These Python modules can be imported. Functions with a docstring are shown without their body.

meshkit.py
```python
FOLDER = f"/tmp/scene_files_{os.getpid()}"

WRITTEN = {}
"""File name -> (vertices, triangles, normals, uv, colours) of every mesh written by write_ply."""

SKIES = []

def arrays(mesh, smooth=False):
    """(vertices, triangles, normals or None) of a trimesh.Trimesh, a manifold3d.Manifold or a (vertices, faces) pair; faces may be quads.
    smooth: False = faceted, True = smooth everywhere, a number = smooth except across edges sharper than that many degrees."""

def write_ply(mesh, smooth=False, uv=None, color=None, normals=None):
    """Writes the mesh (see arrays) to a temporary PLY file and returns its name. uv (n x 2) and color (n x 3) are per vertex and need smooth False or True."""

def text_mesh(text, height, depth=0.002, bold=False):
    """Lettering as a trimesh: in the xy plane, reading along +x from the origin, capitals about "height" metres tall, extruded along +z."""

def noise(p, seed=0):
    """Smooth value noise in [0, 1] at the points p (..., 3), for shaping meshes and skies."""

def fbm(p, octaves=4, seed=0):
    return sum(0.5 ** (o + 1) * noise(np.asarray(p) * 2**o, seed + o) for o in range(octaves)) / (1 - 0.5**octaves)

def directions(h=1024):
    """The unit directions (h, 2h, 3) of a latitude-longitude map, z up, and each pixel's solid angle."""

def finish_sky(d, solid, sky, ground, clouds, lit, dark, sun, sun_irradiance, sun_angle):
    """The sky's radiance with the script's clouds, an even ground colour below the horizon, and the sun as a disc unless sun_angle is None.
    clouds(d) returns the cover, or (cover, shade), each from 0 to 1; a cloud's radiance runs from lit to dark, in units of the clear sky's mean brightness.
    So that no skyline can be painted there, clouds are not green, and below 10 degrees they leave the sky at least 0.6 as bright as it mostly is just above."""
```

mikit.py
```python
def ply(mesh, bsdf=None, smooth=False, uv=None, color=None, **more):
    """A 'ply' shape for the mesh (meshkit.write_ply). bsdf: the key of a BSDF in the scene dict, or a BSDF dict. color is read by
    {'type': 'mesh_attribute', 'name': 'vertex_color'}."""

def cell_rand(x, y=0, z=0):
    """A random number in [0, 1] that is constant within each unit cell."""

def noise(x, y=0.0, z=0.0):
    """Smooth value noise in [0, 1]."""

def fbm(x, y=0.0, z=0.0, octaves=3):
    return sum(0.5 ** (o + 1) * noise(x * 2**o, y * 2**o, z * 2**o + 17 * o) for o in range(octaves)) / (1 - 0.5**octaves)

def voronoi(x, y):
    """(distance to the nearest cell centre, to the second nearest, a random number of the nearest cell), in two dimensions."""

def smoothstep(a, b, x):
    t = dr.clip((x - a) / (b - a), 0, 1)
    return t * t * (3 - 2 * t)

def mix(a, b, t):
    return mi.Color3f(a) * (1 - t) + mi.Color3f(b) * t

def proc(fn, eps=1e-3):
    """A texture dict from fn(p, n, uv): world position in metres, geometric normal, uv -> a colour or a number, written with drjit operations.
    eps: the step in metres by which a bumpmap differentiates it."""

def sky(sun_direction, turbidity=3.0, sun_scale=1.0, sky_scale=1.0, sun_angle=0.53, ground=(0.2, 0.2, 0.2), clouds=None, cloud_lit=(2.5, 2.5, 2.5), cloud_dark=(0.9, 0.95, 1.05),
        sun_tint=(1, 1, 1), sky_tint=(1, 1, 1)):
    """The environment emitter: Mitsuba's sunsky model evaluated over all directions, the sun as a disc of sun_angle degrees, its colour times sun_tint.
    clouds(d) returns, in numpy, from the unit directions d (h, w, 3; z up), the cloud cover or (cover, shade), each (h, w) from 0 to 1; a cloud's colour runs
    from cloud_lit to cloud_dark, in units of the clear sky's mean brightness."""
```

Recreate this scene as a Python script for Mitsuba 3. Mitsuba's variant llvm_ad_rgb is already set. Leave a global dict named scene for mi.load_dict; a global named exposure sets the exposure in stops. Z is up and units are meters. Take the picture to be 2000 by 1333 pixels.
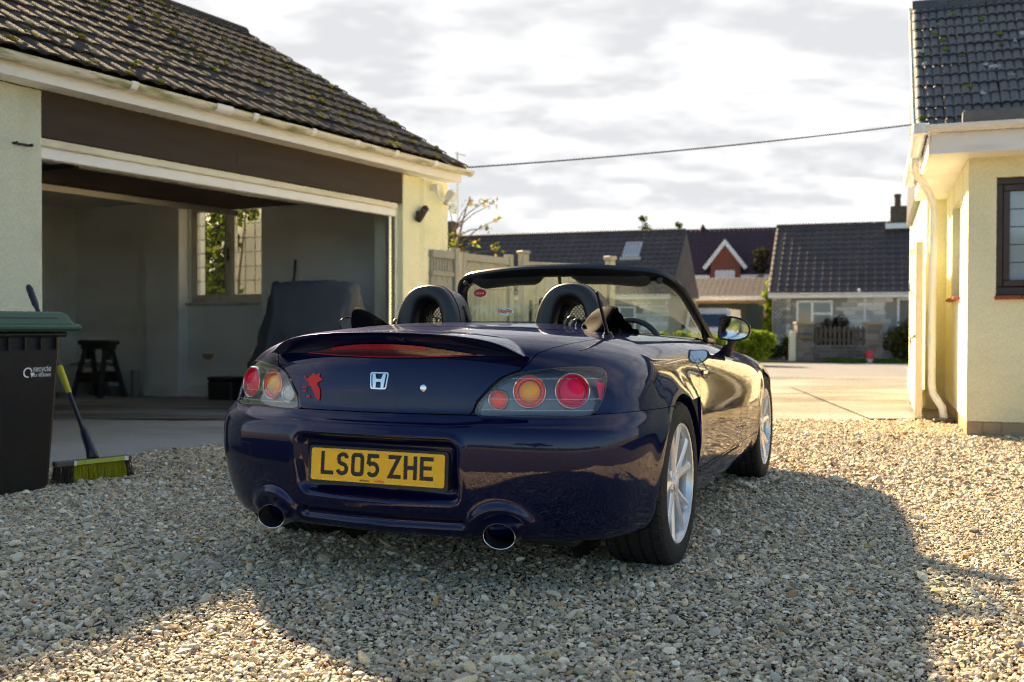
import math, random
import numpy as np
import trimesh
import drjit as dr
import mitsuba as mi
import mikit, meshkit
from mikit import noise, fbm, voronoi, cell_rand, smoothstep, mix
from shapely.geometry import Polygon, LineString, Point, box as sbox
from shapely.ops import unary_union
from shapely import affinity
from scipy.interpolate import PchipInterpolator
from scipy.ndimage import gaussian_filter1d

random.seed(7)
rng = np.random.default_rng(7)
T = mi.ScalarTransform4f
PI = math.pi
scene, labels = {}, {}

# ---------------------------------------------------------------- camera, sky, exposure
exposure = 3.20
EYE = np.array([0.0, 0.0, 0.9125])
PITCH, ROLL, FPX = 0.0155, 0.0025, 1970.0
fw = np.array([0, math.cos(PITCH), -math.sin(PITCH)])
up0 = np.array([0, math.sin(PITCH), math.cos(PITCH)])
upv = -math.sin(ROLL) * np.array([1, 0, 0.0]) + math.cos(ROLL) * up0
scene['camera'] = {
    'type': 'thinlens', 'fov': 2 * math.degrees(math.atan(1000 / FPX)), 'fov_axis': 'x',
    'to_world': T().look_at(origin=EYE.tolist(), target=(EYE + fw).tolist(), up=upv.tolist()),
    'aperture_radius': 0.0052, 'focus_distance': 3.75, 'near_clip': 0.05, 'far_clip': 2000.0}

SUN = np.array([-0.698, 1.585, 1.0])


def cloud_cover(d):
    z = np.maximum(d[..., 2], 0.0)
    q = np.stack([d[..., 0] / (z + 0.22), d[..., 1] / (z + 0.22), 0 * z + 3.7], -1)
    w = meshkit.fbm(q * np.array([1.1, 1.6, 1]), 4, 5)
    q2 = q + 0.5 * w[..., None] * np.array([1, 0.6, 0])
    big = meshkit.fbm(q2 * np.array([0.9, 1.5, 1]), 3, 11)
    fine = meshkit.fbm(q2 * np.array([4.6, 7.0, 1]), 5, 23)
    veil = np.clip(0.5 + 0.5 * d[..., 1], 0, 1)                              # the cloud sheet thins out away from the sun
    cover = np.clip((big - 0.74 + 0.66 * veil) * 4.0, 0, 1) * (0.75 + 0.25 * fine)
    cover = np.clip(cover + 1.3 * np.clip(veil - 0.55, 0, 1), 0, 1)
    puff = meshkit.fbm(q2 * np.array([9.0, 15.0, 1]), 4, 31)
    shade = np.clip((0.62 * fine + 0.55 * puff + 0.16 * big - 0.455) * 3.2, 0, 1)
    return cover, shade


scene['sky'] = mikit.sky(SUN.tolist(), turbidity=3, sun_scale=1.65, sky_scale=0.70, sun_angle=2.2, clouds=cloud_cover,
                         cloud_lit=(2.68, 2.66, 2.62), cloud_dark=(1.58, 1.60, 1.64), sun_tint=(1.0, 0.95, 0.85), sky_tint=(1.03, 1.0, 0.94))


# ---------------------------------------------------------------- helpers
def uniq(key):
    if key not in scene and key not in labels and not any(k.startswith(key + '__') for k in ()):
        if key not in USED:
            USED.add(key)
            return key
    i = 1
    while f'{key}_{i:03d}' in USED or f'{key}_{i:03d}' in scene:
        i += 1
    USED.add(f'{key}_{i:03d}')
    return f'{key}_{i:03d}'


USED = set()


def thing(name, label, cat, group=None):
    k = uniq(name)
    labels[k] = {'label': label, 'category': cat}
    if group:
        labels[k]['group'] = group
    return k


def part(parent, name, mesh, mat, smooth=False, label=None, kind=None, **kw):
    k = uniq(parent + '__' + name)
    scene[k] = mesh if isinstance(mesh, dict) else mikit.ply(mesh, mat, smooth=smooth, **kw)
    if label or kind:
        labels[k] = {}
        if label:
            labels[k]['label'] = label
        if kind:
            labels[k]['kind'] = kind
    return k


def whole(name, label, cat, mesh, mat, smooth=False, group=None, kind=None, **kw):
    k = thing(name, label, cat, group)
    scene[k] = mikit.ply(mesh, mat, smooth=smooth, **kw)
    if kind:
        labels[k]['kind'] = kind
    return k


def struct(name, label, cat, mesh, mat, smooth=False, **kw):
    k = whole(name, label, cat, mesh, mat, smooth, **kw)
    labels[k]['kind'] = 'structure'
    return k


def tm(v, f):
    return trimesh.Trimesh(np.asarray(v, float), np.asarray(f, int), process=False)


def cat(ms):
    ms = [m for m in ms if m is not None and len(m.faces)]
    v, f, n = [], [], 0
    for m in ms:
        v.append(np.asarray(m.vertices)); f.append(np.asarray(m.faces) + n); n += len(m.vertices)
    return tm(np.vstack(v), np.vstack(f))


def frame(ox, oy, deg, oz=0.0):
    a = math.radians(deg)
    d = np.array([math.sin(a), math.cos(a), 0]); y = np.array([-d[1], d[0], 0])
    m = np.eye(4); m[:3, 0] = d; m[:3, 1] = y; m[:3, 2] = [0, 0, 1]; m[:3, 3] = [ox, oy, oz]
    return m


def at(m, mesh):
    mesh = mesh.copy()
    mesh.apply_transform(m)
    return mesh


def bx(x0, x1, y0, y1, z0, z1, bevel=0.0):
    x0, x1 = min(x0, x1), max(x0, x1); y0, y1 = min(y0, y1), max(y0, y1); z0, z1 = min(z0, z1), max(z0, z1)
    if bevel <= 0:
        m = trimesh.creation.box((x1 - x0, y1 - y0, z1 - z0))
        m.apply_translation([(x0 + x1) / 2, (y0 + y1) / 2, (z0 + z1) / 2])
        return tm(m.vertices, m.faces)
    b = min(bevel, (x1 - x0) * .45, (y1 - y0) * .45, (z1 - z0) * .45)
    pts = []
    for x, sx in ((x0, 1), (x1, -1)):
        for y, sy in ((y0, 1), (y1, -1)):
            for z, sz in ((z0, 1), (z1, -1)):
                pts += [(x, y + sy * b, z + sz * b), (x + sx * b, y, z + sz * b), (x + sx * b, y + sy * b, z)]
    h = trimesh.convex.convex_hull(np.array(pts))
    return tm(h.vertices, h.faces)


def tube(path, r, n=10, caps=True, closed=False):
    p = np.asarray(path, float); m = len(p)
    rr = np.broadcast_to(np.asarray(r, float), (m,))
    tg = np.gradient(p, axis=0)
    if closed:
        tg = np.roll(p, -1, 0) - np.roll(p, 1, 0)
    tg /= np.linalg.norm(tg, axis=1, keepdims=True) + 1e-12
    ref = np.array([0, 0, 1.0]) if abs(tg[0][2]) < 0.9 else np.array([1.0, 0, 0])
    u = np.cross(tg[0], ref); u /= np.linalg.norm(u)
    V = []
    for i in range(m):
        u = u - tg[i] * (u @ tg[i]); u /= np.linalg.norm(u) + 1e-12
        w = np.cross(tg[i], u)
        a = np.arange(n) * 2 * PI / n
        V.append(p[i] + rr[i] * (np.cos(a)[:, None] * u + np.sin(a)[:, None] * w))
    V = np.vstack(V); F = []
    rng_i = range(m) if closed else range(m - 1)
    for i in rng_i:
        j = (i + 1) % m
        for k in range(n):
            k2 = (k + 1) % n
            F += [[i * n + k, i * n + k2, j * n + k2], [i * n + k, j * n + k2, j * n + k]]
    if caps and not closed:
        V = np.vstack([V, p[0], p[-1]]); c0, c1 = len(V) - 2, len(V) - 1
        for k in range(n):
            F += [[c0, (k + 1) % n, k], [c1, (m - 1) * n + k, (m - 1) * n + (k + 1) % n]]
    return tm(V, F)


def spl(pts, n):
    """A smooth curve through the points."""
    p = np.asarray(pts, float)
    from scipy.interpolate import CubicSpline
    s = np.r_[0, np.cumsum(np.linalg.norm(np.diff(p, axis=0), axis=1))]
    return CubicSpline(s, p)(np.linspace(0, s[-1], n))


def prism(poly, h0, h1, axis='z'):
    """Extrudes a shapely polygon; axis z: (x,y)->xy; 'x': poly (y,z) along x; 'y': poly (x,z) along y."""
    gs = getattr(poly, 'geoms', [poly])
    out = []
    for g in gs:
        if g.is_empty or g.area < 1e-12:
            continue
        m = trimesh.creation.extrude_polygon(g, h1 - h0, engine='earcut')
        v = np.array(m.vertices); v[:, 2] += h0; f = np.array(m.faces)
        if axis == 'x':
            v = v[:, [2, 0, 1]]
        elif axis == 'y':
            v = v[:, [0, 2, 1]]; f = f[:, ::-1]
        out.append(tm(v, f))
    return cat(out)


def gridmesh(P, flip=False):
    """P: (n, m, 3) points -> a sheet."""
    n, m = P.shape[:2]
    i, j = np.meshgrid(np.arange(n - 1), np.arange(m - 1), indexing='ij')
    a = (i * m + j).ravel(); b = a + 1; c = a + m; d = c + 1
    F = np.vstack([np.c_[a, b, d], np.c_[a, d, c]])
    return tm(P.reshape(-1, 3), F[:, ::-1] if flip else F)


def sheet(pts, z=None):
    """A flat convex polygon."""
    p = np.asarray(pts, float)
    if p.shape[1] == 2:
        p = np.c_[p, np.full(len(p), z)]
    return tm(p, [[0, i, i + 1] for i in range(1, len(p) - 1)])


def lathe(prof, n=32, axis='z'):
    """prof: (r, h) pairs, revolved about the axis."""
    pr = np.asarray(prof, float); m = len(pr)
    a = np.arange(n) * 2 * PI / n
    V = np.stack([pr[:, 0][:, None] * np.cos(a), pr[:, 0][:, None] * np.sin(a), np.broadcast_to(pr[:, 1][:, None], (m, n))], -1).reshape(-1, 3)
    F = []
    for i in range(m - 1):
        for k in range(n):
            k2 = (k + 1) % n
            F += [[i * n + k, i * n + k2, (i + 1) * n + k2], [i * n + k, (i + 1) * n + k2, (i + 1) * n + k]]
    if axis == 'y':
        V = V[:, [0, 2, 1]]; F = [f[::-1] for f in F]
    if axis == 'x':
        V = V[:, [2, 0, 1]]
    return tm(V, F)


# ---------------------------------------------------------------- materials
def two(b):
    return {'type': 'twosided', 'b': b}


def rgb(*c):
    return {'type': 'rgb', 'value': list(map(float, c))}


def mat(key, color, rough=0.6, metallic=0.0, spec=0.5, bump=None, bscale=1.0, eps=1e-3, **kw):
    base = mikit.proc(color) if callable(color) else rgb(*color)
    b = {'type': 'principled', 'base_color': base, 'roughness': mikit.proc(rough) if callable(rough) else float(rough),
         'metallic': float(metallic), 'specular': float(spec), **{k: float(v) for k, v in kw.items()}}
    if bump is not None:
        b = {'type': 'bumpmap', 'tex': mikit.proc(bump, eps), 'scale': float(bscale), 'b': b}
    scene[key] = two(b)
    return key


def vmat(key, rough=0.7, spec=0.4, **kw):
    scene[key] = two({'type': 'principled', 'base_color': {'type': 'mesh_attribute', 'name': 'vertex_color'}, 'roughness': float(rough), 'specular': float(spec), **kw})
    return key


def C(*c):
    return mi.Color3f(*c)


def pebbledash(base, dirt):
    def fn(p, n, uv):
        v = fbm(p.x * 3, p.y * 3, p.z * 2, 3)
        g = noise(p.x * 130, p.y * 130, p.z * 130)
        c = mix(base, dirt, smoothstep(0.52, 0.8, v) * 0.55)
        foot = smoothstep(0.75, 0.05, p.z + 0.5 * (fbm(p.x * 2.2 + p.y * 2.2, p.z * 3, 4.0, 3) - 0.5)) * (0.35 + 0.65 * fbm(p.x * 9 + p.y * 9, p.z * 14, 2.0, 3))
        run = smoothstep(0.62, 0.85, noise(p.x * 7 + p.y * 7, p.z * 0.7, 8.0)) * smoothstep(0.9, 2.6, p.z) * 0.30
        c = mix(c, (0.30, 0.27, 0.17), foot * 0.45)
        c = mix(c, (0.40, 0.38, 0.27), run)
        return c * (0.86 + 0.28 * g)
    return fn


def dash_h(p, n, uv):
    a, b, w = voronoi((p.x + p.y * 0.6) * 75, p.z * 75)
    return smoothstep(0.75, 0.1, a) * (0.4 + 0.6 * w) * 0.006 + noise(p.x * 60, p.y * 60, p.z * 60) * 0.004


def stucco_h(p, n, uv):
    return fbm(p.x * 55, p.y * 55, p.z * 55, 3) * 0.004


CREAM = (0.70, 0.68, 0.47)
mat('render_dash', pebbledash((0.66, 0.68, 0.53), (0.52, 0.53, 0.40)), 0.9, bump=dash_h, bscale=1.0)
mat('render_cream', pebbledash((0.80, 0.785, 0.53), (0.68, 0.65, 0.43)), 0.9, bump=stucco_h, bscale=1.0)
mat('plaster_in', lambda p, n, uv: mix((0.76, 0.79, 0.78), (0.60, 0.625, 0.61), smoothstep(0.45, 0.8, fbm(p.x * 1.7 + p.y * 1.7, p.z * 2.3, 0.3, 4))), 0.95)
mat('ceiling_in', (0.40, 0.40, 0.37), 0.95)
mat('beam_brown', lambda p, n, uv: mix((0.040, 0.027, 0.021), (0.060, 0.045, 0.036), fbm(p.x * 2.5, p.y * 2.5, p.z * 14, 3)), 0.75, spec=0.3)
mat('upvc', lambda p, n, uv: mix((0.80, 0.80, 0.78), (0.62, 0.58, 0.46), smoothstep(0.55, 0.85, fbm(p.x * 4 + p.y * 4, p.z * 9, 1.3, 3)) * 0.5), 0.45)
mat('upvc_grimy', lambda p, n, uv: mix((0.70, 0.67, 0.55), (0.26, 0.27, 0.10), smoothstep(0.42, 0.78, fbm(p.x * 5, p.y * 5, p.z * 30, 4))), 0.6)
mat('cream_paint', lambda p, n, uv: mix((0.74, 0.70, 0.54), (0.60, 0.55, 0.38), smoothstep(0.5, 0.8, fbm(p.x * 3, p.y * 3, p.z * 6, 3))), 0.6)
for _i, (_k, _b) in enumerate((('tile_body', 0.85), ('tile_body_dark', 0.62), ('tile_body_pale', 1.15))):
    mat(_k, lambda p, n, uv, _b=_b: mix(mix(C(0.034, 0.028, 0.026) * _b, C(0.076, 0.066, 0.061) * _b, fbm(p.x * 7, p.y * 7, p.z * 7, 3)), C(0.17, 0.16, 0.045),
                                        smoothstep(0.66, 0.76, fbm(p.x * 9 + 5, p.y * 9, p.z * 9, 3)) * 0.6), 0.85, spec=0.2,
        bump=lambda p, n, uv: noise(p.x * 160, p.y * 160, p.z * 160) * 0.003, bscale=1.0)
mat('tile_slate', lambda p, n, uv: mix(mix((0.045, 0.050, 0.058), (0.10, 0.10, 0.105), fbm(p.x * 8, p.y * 8, p.z * 8, 3)), (0.09, 0.11, 0.035),
                                       smoothstep(0.68, 0.8, fbm(p.x * 7 + 5, p.y * 7, p.z * 7, 3)) * 0.7), 0.5, spec=0.5)
mat('tile_far', lambda p, n, uv: mix((0.050, 0.043, 0.045), (0.088, 0.075, 0.075), fbm(p.x * 2, p.y * 2, p.z * 2, 3)), 0.7, spec=0.25)
mat('tile_purple', lambda p, n, uv: mix((0.048, 0.028, 0.040), (0.062, 0.038, 0.050), fbm(p.x * 3, p.y * 3, p.z * 3, 2)), 0.75, spec=0.2)
vmat('moss', 0.95, 0.1)
mat('concrete', lambda p, n, uv: mix(mix((0.30, 0.295, 0.28), (0.20, 0.197, 0.188), fbm(p.x * 1.3, p.y * 1.3, 0.2, 4)), (0.12, 0.12, 0.11), smoothstep(0.60, 0.82, fbm(p.x * 0.8 + 9, p.y * 2.6, 0.7, 4)) * 0.7), 0.9,
    bump=lambda p, n, uv: fbm(p.x * 40, p.y * 40, 0.1, 3) * 0.004, bscale=1.0)
mat('drive', lambda p, n, uv: mix(mix((0.26, 0.243, 0.213), (0.165, 0.155, 0.138), smoothstep(0.3, 0.7, fbm(p.x * 0.8, p.y * 0.8, 0.2, 4))), (0.085, 0.075, 0.062), smoothstep(0.48, 0.72, fbm(p.x * 0.5 + 3, p.y * 1.6, 0.7, 4)) * 0.8), 0.9,
    bump=lambda p, n, uv: fbm(p.x * 30, p.y * 30, 0.1, 3) * 0.006, bscale=1.0)
mat('asphalt', lambda p, n, uv: mix((0.14, 0.14, 0.14), (0.20, 0.195, 0.19), fbm(p.x * 2, p.y * 2, 0.4, 4)), 0.85)
mat('field', lambda p, n, uv: mix((0.075, 0.085, 0.030), (0.15, 0.115, 0.055), fbm(p.x * 0.1, p.y * 0.1, 0.4, 4)), 0.95)
mat('soil', lambda p, n, uv: mix((0.035, 0.03, 0.024), (0.10, 0.088, 0.068), noise(p.x * 70, p.y * 70, 0.0)), 0.95)
vmat('pebble', 0.62, 0.4)
vmat('leaf_v', 0.6, 0.3)
scene['leaf'] = two({'type': 'principled', 'base_color': {'type': 'mesh_attribute', 'name': 'vertex_color'}, 'roughness': 0.55, 'specular': 0.3})
scene['leaf_thin'] = {'type': 'principledthin', 'base_color': {'type': 'mesh_attribute', 'name': 'vertex_color'}, 'roughness': 0.5, 'diff_trans': 1.0, 'spec_trans': 0.0}
mat('bark', lambda p, n, uv: mix((0.055, 0.040, 0.030), (0.12, 0.095, 0.07), noise(p.x * 40, p.y * 40, p.z * 12)), 0.9)
mat('brown_frame', lambda p, n, uv: mix((0.028, 0.014, 0.013), (0.045, 0.026, 0.022), noise(p.x * 30, p.y * 30, p.z * 5)), 0.35)
mat('red_tile', lambda p, n, uv: mix((0.28, 0.060, 0.032), (0.20, 0.042, 0.028), noise(p.x * 25, p.y * 25, p.z * 25)), 0.6)
mat('lead', (0.05, 0.05, 0.052), 0.5)
mat('white_paint', (0.78, 0.78, 0.77), 0.4)
mat('window_wood', lambda p, n, uv: mix((0.55, 0.54, 0.48), (0.36, 0.35, 0.30), smoothstep(0.45, 0.75, fbm(p.x * 6, p.y * 6, p.z * 6, 3))), 0.6)
mat('black_plastic', (0.014, 0.014, 0.015), 0.42)
mat('dark_metal', (0.05, 0.05, 0.052), 0.4, 0.8)
mat('galv', (0.55, 0.56, 0.57), 0.35, 0.9)
mat('fence_paint', lambda p, n, uv: mix((0.33, 0.335, 0.30), (0.24, 0.243, 0.218), fbm(p.x * 6, p.y * 6, p.z * 2.5, 3)), 0.75)
mat('gate_paint', lambda p, n, uv: mix((0.74, 0.69, 0.50), (0.60, 0.55, 0.39), fbm(p.x * 4, p.y * 4, p.z * 1.5, 3)), 0.65)
mat('block', lambda p, n, uv: mix((0.40, 0.30, 0.17), (0.28, 0.22, 0.14), fbm(p.x * 12, p.y * 12, p.z * 12, 3)), 0.95)
vmat('stone_v', 0.95, 0.15)
mat('mortar', (0.30, 0.28, 0.24), 0.95)
mat('red_brick', lambda p, n, uv: mix((0.26, 0.085, 0.055), (0.19, 0.065, 0.045), noise(p.x * 8, p.y * 8, p.z * 16)), 0.9)
mat('ochre_wall', lambda p, n, uv: mix((0.52, 0.38, 0.20), (0.44, 0.32, 0.18), fbm(p.x * 3, p.y * 3, p.z * 5, 3)), 0.9)
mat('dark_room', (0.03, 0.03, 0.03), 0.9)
scene['pane'] = {'type': 'thindielectric', 'int_ior': 1.5}
mat('pane_far', (0.16, 0.17, 0.16), 0.06, spec=0.9)
mat('pane_painted_sky', (0.26, 0.33, 0.40), 0.03, spec=1.0)  # pale blue base colour stands in for sky mirrored in the panes
# ---------------------------------------------------------------- ground
GA = frame(-3.395, 7.302, 28.77)       # the garage: x along its front, y inwards
RB = frame(3.77, 8.356, 20.0)          # the house on the right: x away from us, y to the left
DROP = -0.30


def gz(y):
    return np.clip((np.asarray(y, float) - 10.0) / 16.0, 0, 1) * DROP


def ground_strip(y0, y1, x0, x1, dz, n=24, skew=0.0):
    ys = np.linspace(y0, y1, n); xs = np.linspace(x0, x1, 12)
    X, Y = np.meshgrid(xs, ys, indexing='ij')
    Y = Y + skew * X
    return gridmesh(np.stack([X, Y, gz(Y) + dz], -1), flip=True)


g = cat([gridmesh(np.stack([*np.meshgrid(np.linspace(-400, 400, 21), np.r_[-400, -150, -60, -20, 0, 5, 9.8, 12, 15, 18, 21, 24, 26, 30, 60, 150, 400], indexing='ij'), 0 * np.zeros((21, 17))], -1), flip=True)])
v = np.array(g.vertices); v[:, 2] = gz(v[:, 1]) - 0.06
struct('ground', 'rough brown and green field ground beyond the drive', 'ground', tm(v, g.faces), 'field')
struct('gravel_bed', 'dark bed of grit under the gravel of the drive', 'gravel', sheet([(-14, -9), (12, -9), (12, 9.74), (-14, 9.74)], -0.012), 'soil')
struct('concrete_drive', 'sunlit stained concrete drive between the gravel and the road', 'drive', ground_strip(9.72, 22.9, -12, 9.5, 0.004), 'drive')
struct('road', 'grey asphalt road in front of the bungalows', 'road', ground_strip(22.9, 33.7, -70, 80, -0.012), 'asphalt')
struct('footway', 'pale strip of ground along the front of the far gardens', 'pavement', ground_strip(33.7, 60, -70, 80, 0.02), 'field')
# the joint in the concrete and its raised second slab
struct('concrete_slab', 'pale concrete slab beside the open gate', 'slab', gridmesh(np.array([[[3.47, 9.76, 0.02], [5.2, 9.76, 0.02]], [[4.05, 13.2, gz(13.2) + 0.02], [6.6, 13.2, gz(13.2) + 0.02]], [[4.75, 17.2, gz(17.2) + 0.02], [8.2, 17.2, gz(17.2) + 0.02]]])), 'drive')
# the garage floor and its apron
ap = prism(Polygon([(-3, -0.85), (5.5, -0.85), (5.5, 0.3), (5.2, 0.3), (5.2, 6.3), (-1.2, 6.3), (-1.2, 0.3), (-3, 0.3)]), -0.20, 0.012)
ap = trimesh.Trimesh(*trimesh.remesh.subdivide_to_size(ap.vertices, ap.faces, 0.8), process=False)
v = np.array(ap.vertices); v[:, 2] -= 0.08 * np.clip((v[:, 0] - 1.0) / 3.8, 0, 1) * np.clip((v[:, 1] + 0.2) / 1.2, 0, 1)      # the floor falls towards the far end
struct('garage_floor', 'bare grey concrete floor and apron of the garage', 'floor', at(GA, tm(v, ap.faces)), 'concrete')
# ---------------------------------------------------------------- the garage on the left
gar = thing('garage', 'open cream pebbledashed garage with a brown tiled roof and brown beam over its wide doorway', 'garage')


def G(name, mesh, m, smooth=False, **kw):
    return part(gar, name, at(GA, mesh), m, smooth, **kw)


G('wall', bx(-3.2, 0.0, 0.0, 0.28, -0.05, 2.60, 0.008), 'render_dash', label='pebbledashed wall left of the doorway')
G('pier', bx(4.52, 5.46, 0.0, 0.34, -0.05, 2.60, 0.008), 'render_cream', label='cream pier right of the doorway')
G('reveal', bx(4.455, 4.517, 0.06, 0.34, -0.05, 2.262), 'render_dash')
# inside
G('wall', bx(-1.4, -1.2, 0.285, 6.3, -0.05, 2.75), 'plaster_in')
G('wall', bx(-1.4, 5.46, 6.3, 6.5, -0.15, 2.75), 'plaster_in')
WT = 5.16                                # inner face of the end wall
wy0, wy1, wz0, wz1 = 2.40, 3.96, 1.21, 2.535
for a in ((0.345, wy0, -0.15, 2.75), (wy1, 6.3, -0.15, 2.75), (wy0, wy1, -0.15, wz0), (wy0, wy1, wz1, 2.75)):
    G('end_wall', bx(WT, WT + 0.28, a[0], a[1], a[2], a[3]), 'plaster_in')
G('pillar', bx(4.99, WT - 0.002, 3.99, 4.64, -0.1, 2.60, 0.01), 'plaster_in')
G('pillar', bx(4.99, WT - 0.002, 0.345, 2.53, -0.1, 2.60, 0.01), 'plaster_in')
for (a, b, x) in ((3.98, 4.65, 4.968), (2.535, 3.975, 5.135)):
    G('skirting', bx(x, x + 0.02, a, b, -0.08, 0.10, 0.004), 'plaster_in')
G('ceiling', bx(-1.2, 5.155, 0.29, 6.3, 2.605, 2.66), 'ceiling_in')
# the window in the end wall
win = G('window', cat([bx(5.19, 5.26, wy0, wy1, wz0, wz0 + 0.06), bx(5.19, 5.26, wy0, wy1, wz1 - 0.06, wz1), bx(5.19, 5.26, wy0, wy0 + 0.06, wz0 + 0.06, wz1 - 0.06),
                       bx(5.19, 5.26, wy1 - 0.06, wy1, wz0 + 0.06, wz1 - 0.06), bx(5.185, 5.265, 3.22, 3.31, wz0 + 0.06, wz1 - 0.06)]), 'window_wood', label='pale leaded casement window')
for (a, b) in ((wy0 + 0.06, 3.22), (3.31, wy1 - 0.06)):
    part(win, 'casement', at(GA, cat([bx(5.195, 5.255, a, b, wz0 + 0.06, wz0 + 0.105), bx(5.195, 5.255, a, b, wz1 - 0.105, wz1 - 0.06), bx(5.195, 5.255, a, a + 0.04, wz0 + 0.105, wz1 - 0.105), bx(5.195, 5.255, b - 0.04, b, wz0 + 0.105, wz1 - 0.105)])), 'window_wood')
    part(win, 'pane', at(GA, sheet([(5.225, a, wz0 + 0.06), (5.225, b, wz0 + 0.06), (5.225, b, wz1 - 0.06), (5.225, a, wz1 - 0.06)])), 'pane')
    bars = [bx(5.218, 5.224, a + 0.04 + (b - a - 0.08) * i / 4 - 0.004, a + 0.04 + (b - a - 0.08) * i / 4 + 0.004, wz0 + 0.1, wz1 - 0.1) for i in (1, 2, 3)]
    bars += [bx(5.217, 5.225, a + 0.04, b - 0.04, wz0 + 0.1 + (wz1 - wz0 - 0.2) * i / 6 - 0.004, wz0 + 0.1 + (wz1 - wz0 - 0.2) * i / 6 + 0.004) for i in range(1, 6)]
    part(win, 'lead_bars', at(GA, cat(bars)), 'lead')
part(win, 'handle', at(GA, cat([bx(5.16, 5.186, 3.255, 3.28, 1.78, 1.84), bx(5.155, 5.165, 3.255, 3.275, 1.74, 1.93)])), 'dark_metal')
part(win, 'sill', at(GA, bx(5.08, 5.19, 2.535, 3.975, wz0 - 0.035, wz0 - 0.002, 0.006)), 'window_wood')
# the lintel beam, the door frame and the raised door
G('beam', bx(-0.02, 4.518, 0.002, 0.11, 2.267, 2.655, 0.006), 'beam_brown', label='long dark brown beam above the doorway')
G('beam_plate', bx(1.95, 1.956, -0.001, 0.004, 2.30, 2.44), 'beam_brown')
G('door_head', bx(0.0, 4.45, 0.02, 0.10, 2.205, 2.264, 0.005), 'cream_paint')
G('door_head', bx(0.0, 4.45, 0.045, 0.11, 2.118, 2.203, 0.005), 'upvc', label='white board under the door head')
G('door_post', bx(4.33, 4.372, 0.05, 0.10, 0.012, 2.117, 0.004), 'galv')
G('door_post', bx(4.395, 4.452, 0.07, 0.12, 0.012, 2.117, 0.004), 'black_plastic')
G('door_leaf', bx(0.06, 4.28, 0.35, 2.35, 2.30, 2.34), 'beam_brown')
for y in (0.75, 2.25):
    G('door_track', bx(-0.1, 4.3, y, y + 0.05, 2.22, 2.28), 'galv')
G('door_track', bx(0.5, 0.54, 0.3, 2.3, 2.13, 2.178), 'dark_metal')
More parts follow.
